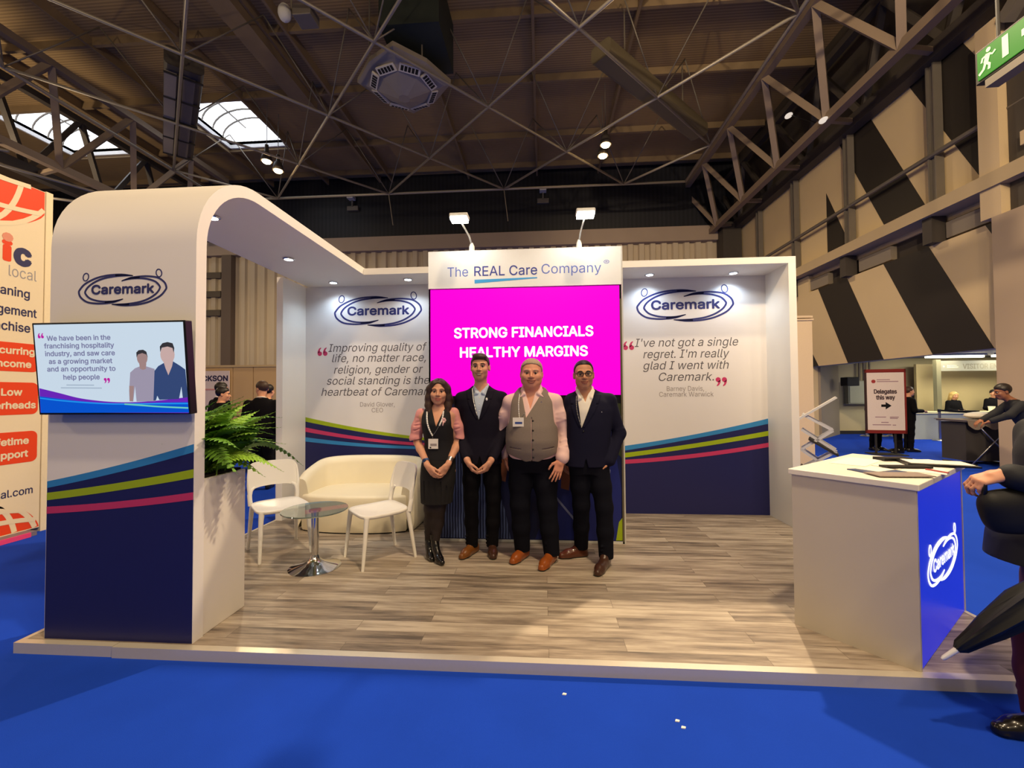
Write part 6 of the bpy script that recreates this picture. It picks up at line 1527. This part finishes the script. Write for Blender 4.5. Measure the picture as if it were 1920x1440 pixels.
# ------------------------------------------------------------------ people farther off
def passer(label, loc, rz, H=1.75, top=TRBLK, bottom=TRBLK, hair=HAIRD, skin=SKIN, look=0.0, tilt=0.0, long_hair=False, arms='down', collar=None, h=.011, lean=0.0, wide=1.0, group=None, legs=True):
    t = thing('person', label, 'person', (0,0,0), group); WL[t] = Vector((0,0,0)); k = H/1.78
    P = lambda x, y, z: np.array((x*wide, y-lean*max(0,z-.95), z-abs(lean)*.30*max(0,z-.95)))*k
    C = P(0,-.02,1.655); Rm = rotm(look, tilt+lean*.6, 0); hs = 1.0*k
    S = [(z*k, 0, (cy-lean*max(0,z-.95))*k, rx*wide*k, ry*k) for z,cy,rx,ry in ((.84,.02,.180,.13),(1.0,.015,.176,.125),(1.15,.01,.178,.125),(1.3,.012,.195,.125),(1.41,.02,.178,.105),(1.465,.025,.115,.08),(1.51,.025,.07,.066))]
    if lean: S = [(s[0]-abs(lean)*.30*max(0,s[0]-.95*k),)+s[1:] for s in S]
    sh = [P(-.175,.02,1.41), P(.175,.02,1.41)]
    if arms == 'down': el = [P(-.225,.05,1.12), P(.225,.05,1.12)]; wr = [P(-.22,-.03,.88), P(.22,-.03,.88)]
    elif arms == 'front': el = [P(-.235,-.0,1.13), P(.235,-.0,1.13)]; wr = [P(-.10,-.26,1.12), P(.10,-.26,1.12)]
    else: el = [P(-.22,-.22,1.22), P(.22,-.22,1.22)]; wr = [P(-.14,-.46,1.10), P(.14,-.46,1.10)]
    hips = [P(-.085,.02,.88), P(.085,.02,.88)]; knees = [P(-.10,.02,.49), P(.10,.0,.49)]; anks = [P(-.105,.05,.085), P(.11,.03,.085)]
    lo = np.min(np.array(sh+el+wr+hips+knees+anks+[C]),0)-.22; hi = np.max(np.array(sh+el+wr+hips+knees+anks+[C]),0)+.22; lo[2] = 0
    F = Field(lo, hi, h*.8); T = head_sdf(F, C, Rm, hs); F.slices(S, .02, grow=-.02); F.cone(P(0,.025,1.46), C+np.array((0,.018,-.075)), .058, .054, .03)
    for i in (0,1):
        F.chain([sh[i],el[i],wr[i]], [.045,.038,.028], .03); F.chain([hips[i],knees[i],anks[i]], [.075,.05,.036], .03)
        d = unit(wr[i]-el[i]); add_hand(F, wr[i], d, (1 if i == 0 else -1,.2,0) if arms == 'down' else (0,0,-1), (0,-1,0) if arms == 'down' else (1 if i == 0 else -1,0,0), .98*k)
    F.build('body', skin, t)
    face_parts(F, t, T, Rm, hs, 1.0, 0, False, browmat=hair)
    if long_hair:
        c = C; Fh = Field(c-.30, c+.2, h*.7); Fh.ell(T((0,.018,.042)), np.array((.092,.108,.096))*hs, Rm, .001)
        for sg in (-1,1): Fh.chain([T((sg*.075,-.03,.05)), T((sg*.09,.0,-.06)), T((sg*.09,.01,-.2))], [.03,.042,.03], .03); Fh.chain([T((sg*.05,.06,.03)), T((sg*.06,.07,-.2))], [.06,.05], .03)
        Ri = Rm.T
        def fc(X,Y,Z):
            q = [(Ri[a,0]*(X-c[0])+Ri[a,1]*(Y-c[1])+Ri[a,2]*(Z-c[2]))/hs for a in range(3)]
            return np.maximum((np.sqrt((q[0]/.06)**2+((q[2]+.02)/.095)**2)-1)*.06, q[1]+.02)
        Fh.func(fc, .006, 's'); Fh.build('hair', hair, t)
    else: hair_short(t, C, Rm, hs, hair, h*.7, line=.066, slope=1.05, thick=.012, top=.006)
    Fj = Field(lo, hi, h); Fj.slices(S, .02, grow=.004)
    for i in (0,1): Fj.chain([sh[i],el[i],wr[i]+(el[i]-wr[i])*.08], [.068,.056,.046], .035)
    nk = P(0,.025,1.50); Fj.cone(nk-np.array((0,0,.03)), nk+np.array((0,-.01,.08)), .06, .075, .01, 's'); Fj.func(lambda X,Y,Z: Z-S[0][0]-.01, .004, 's')
    Fj.build('jacket', top, t)
    if collar:
        b = MB(); r = .066*k; b.tube([Vector((r*math.cos(a*.393)+nk[0], r*math.sin(a*.393)+nk[1], nk[2]+.012+.012*math.sin(a*.393))) for a in range(17)], .010*k, 8); b.build('shirt_collar', collar, t, smooth=True)
    if legs:
        trousers(t, bottom, [(.80*k,0,.02*k,.14*k,.105*k),(.9*k,0,.02*k,.172*k,.12*k)], hips, knees, anks, h, (.094*k,.068*k,.056*k))
        for i in (0,1): shoe(t, anks[i], anks[i]+np.array((-.03 if i == 0 else .03,-.21,0)), BLKL, .009)
    t.location = loc; t.rotation_euler = (0,0,rz); return t
PI = math.pi
passer('dark haired person in black suit turned away, half hidden by the curved panel', (-2.72,5.05,0), PI*.9, 1.80, TRBLK, collar=SHIRTW)
passer('dark haired person in black jacket seen from behind above the fern', (-2.20,4.42,0), PI*.86, 1.70, TRBLK, look=-.5, tilt=.1)
passer('short haired man in black suit with white collar, head turned right, beyond the fern', (-1.52,4.45,0), PI*1.12, 1.79, TRBLK, hair=HAIRB, look=.75, tilt=.25, collar=SHIRTW, wide=1.12)
passer('dark haired person mostly hidden behind the man with the white collar', (-1.98,5.3,0), PI, 1.76, TRBLK)
passer('person in black with legs showing below the direction sign', (11.95,9.55,0), PI*.1, 1.70, TRBLK, TRBLK, skin=SKIND)
passer('dark haired person in black standing at the right edge of the direction sign', (12.15,9.15,0), -PI*.6, 1.72, TRBLK, TRBLK, skin=SKIND, tilt=.2)
passer('person in black raising a hand, right of the direction sign', (12.62,9.35,0), PI*.45, 1.66, TRBLK, TRBLK, hair=HAIRB, arms='front')
passer('blonde woman in black sitting behind the reception desk', (17.1,13.15,-.18), 0, 1.70, TRBLK, TRBLK, hair=HAIRBL, long_hair=True, tilt=.25, arms='front', legs=True)
passer('dark haired person in black at the right end of the reception desk', (18.35,13.15,-.12), -.2, 1.70, TRBLK, TRBLK, arms='front')
lp = passer('dark haired helper in black leaning left over the grey draped table', (10.95,5.0,0), -PI*.62, 1.74, M('black_jersey', (22,24,30), .8, var=.08), TRBLK, hair=HAIRD, skin=SKIND, lean=.42, arms='reach')
b = MB(); 
MB().prism([(-.05,-.025),(.05,-.03),(.055,.025),(-.04,.03)], ((.20,-.27,1.24),(0,1,.2),(0,0,1),(1,0,0)), 0, .006).build('sleeve_emblem', LANW, lp)

# ------------------------------------------------------------------ passer-by at the right edge with a furled umbrella
def walker():
    h = .006; t = thing('person', 'passer-by in dark coat and maroon trousers cut by the right edge of the photo', 'person', (0,0,0)); WL[t] = Vector((0,0,0))
    COAT = M('dark_navy_padded_coat', (26, 29, 36), .7, var=.12, scale=20, bump=.15); MAR = M('maroon_trouser', (70, 16, 34), .8, var=.1, scale=40)
    C = (0,-.05,1.56); Rm = rotm(.0,.1,0); S = [(.74,0,-.12,.20,.22),(.86,0,-.10,.205,.22),(1.0,0,-.05,.205,.19),(1.1,0,.0,.205,.16),(1.25,0,.0,.21,.155),(1.34,0,.01,.19,.13),(1.39,0,.02,.12,.09),(1.44,0,.02,.075,.07)]
    sh = [(-.18,.02,1.33),(.17,.02,1.33)]; el = [(-.25,.08,1.06),(.185,-.15,1.09)]; wr = [(-.23,.0,.82),(.10,-.42,1.165)]
    hips = [(-.09,.02,.82),(.09,.02,.82)]; knees = [(-.10,-.08,.47),(.10,-.31,.47)]; anks = [(-.11,.22,.10),(.10,-.29,.085)]
    F = Field((-.36,-.64,0), (.36,.32,1.74), h); T = head_sdf(F, C, Rm, .98); torso_skin(F, S, sh, el, wr, (0,.02,1.38), C, T, hips, knees, anks)
    add_hand(F, (.095,-.432,1.163), (-.22,-.80,-.30), (-.3,.2,-.9), (-.9,.1,.3), 1.0, (.7,.9,.6), .02, (.7,.5,.5))
    add_hand(F, (-.23,.0,.81), (.1,-.2,-.95), (.8,.2,-.2), (-.1,-.9,.3), .95, (.6,.9,.7), .02, (.7,.4,.5))
    F.build('body', SKIN, t); face_parts(F, t, T, Rm, .98, .9, 0, False, browmat=HAIRB); hair_short(t, C, Rm, .98, HAIRB, .006, line=.066, thick=.016)
    Fc = Field((-.42,-.56,.70), (.42,.32,1.50), h); Fc.slices(S, .02, grow=.012)
    for i in (0,1):
        w0 = np.array(wr[i]); e0 = np.array(el[i]); Fc.chain([sh[i], e0, w0+unit(e0-w0)*.03], [.085,.078,.058], .04)
        for q in range(4): p = e0*(1-q*.22)+w0*q*.22; Fc.cone(p+np.array((.0,-.0,-.085)), p+np.array((.05,.0,.07)), .008, .006, .014, 's')
    Fc.cone((0,.0,1.43), (0,-.02,1.56), .068, .085, .01, 's'); Fc.build('coat', COAT, t)
    trousers(t, MAR, [(.74,0,.02,.15,.115),(.84,0,.02,.18,.13)], hips, knees, anks, h, (.10,.082,.072))
    shoe(t, anks[0], (-.12,-.07,0), BLKL); shoe(t, anks[1], (.10,-.51,0), BLKL)
    t.location = (5.71,-.20,0); t.rotation_euler = (0,0,-PI/2); return t
walker()
# bag hanging from the hand
bg = thing('handbag', 'black soft bag hanging at the passer-by hand on the right edge', 'bag', (5.31,-.30,.9)); WL[bg] = Vector((0,0,0)); bg.location = (0,0,0)
Fb = Field((5.06,-.46,.82), (5.60,-.14,1.20), .006); Fb.ell((5.31,-.30,.985), (.125,.055,.105), None, .01); Fb.cone((5.23,-.30,1.04),(5.40,-.30,1.05), .05, .05, .04, fl=(1,.8,1)); Fb.func(lambda X,Y,Z: np.maximum(Z-.90,-9), .02, 's')
Fb.build('bag_body', M('black_nylon', (14,15,18), .6, var=.1, scale=30, bump=.1), bg)
MB().tube([(5.20,-.30,1.05),(5.20,-.30,1.12),(5.235,-.30,1.14),(5.36,-.30,1.12),(5.42,-.30,1.05)], .010, 8).build('bag_handle', BLACKP, bg, smooth=True)
# furled umbrella
um = thing('umbrella', 'black furled umbrella with silver tip pointing down before the counter', 'umbrella', (4.99,-.30,.33)); WL[um] = Vector((0,0,0)); um.location = (0,0,0)
A_ = Vector((4.995,-.30,.325)); B_ = Vector((5.62,-.40,.88)); d_ = (B_-A_).normalized()
MB().tube([A_, A_+d_*.012, A_+d_*.085], [.006,.010,.012], 12).build('ferrule', M('silver_tip',(220,220,222),.3,.2,var=0), um, smooth=40)
b = MB(); n = 24; rings = [(.075,.012),(.10,.026),(.25,.050),(.42,.068),(.60,.060),(.72,.040),(.76,.018)]; x = d_.cross(Vector((0,1,0))).normalized(); y = d_.cross(x); V_ = []
for s_, r_ in rings:
    for j in range(n): a = 2*PI*j/n; rr_ = r_*(1+.16*math.cos(8*a+s_*6)); V_.append(tuple(A_+d_*s_+x*(rr_*math.cos(a))+y*(rr_*math.sin(a))))
b.add(V_, [(i*n+j, i*n+(j+1)%n, (i+1)*n+(j+1)%n, (i+1)*n+j) for i in range(len(rings)-1) for j in range(n)]+[tuple(range(n))[::-1], tuple((len(rings)-1)*n+j for j in range(n))])
b.build('canopy', M('black_umbrella_nylon', (15,16,20), .45, var=.1, scale=20), um, smooth=60)
MB().tube([A_+d_*.75, A_+d_*.92], .008, 8).build('shaft', CHROME, um, smooth=True); MB().tube([A_+d_*.90, A_+d_*1.02], .016, 10).build('handle', BLACKP, um, smooth=True)
finish_text()
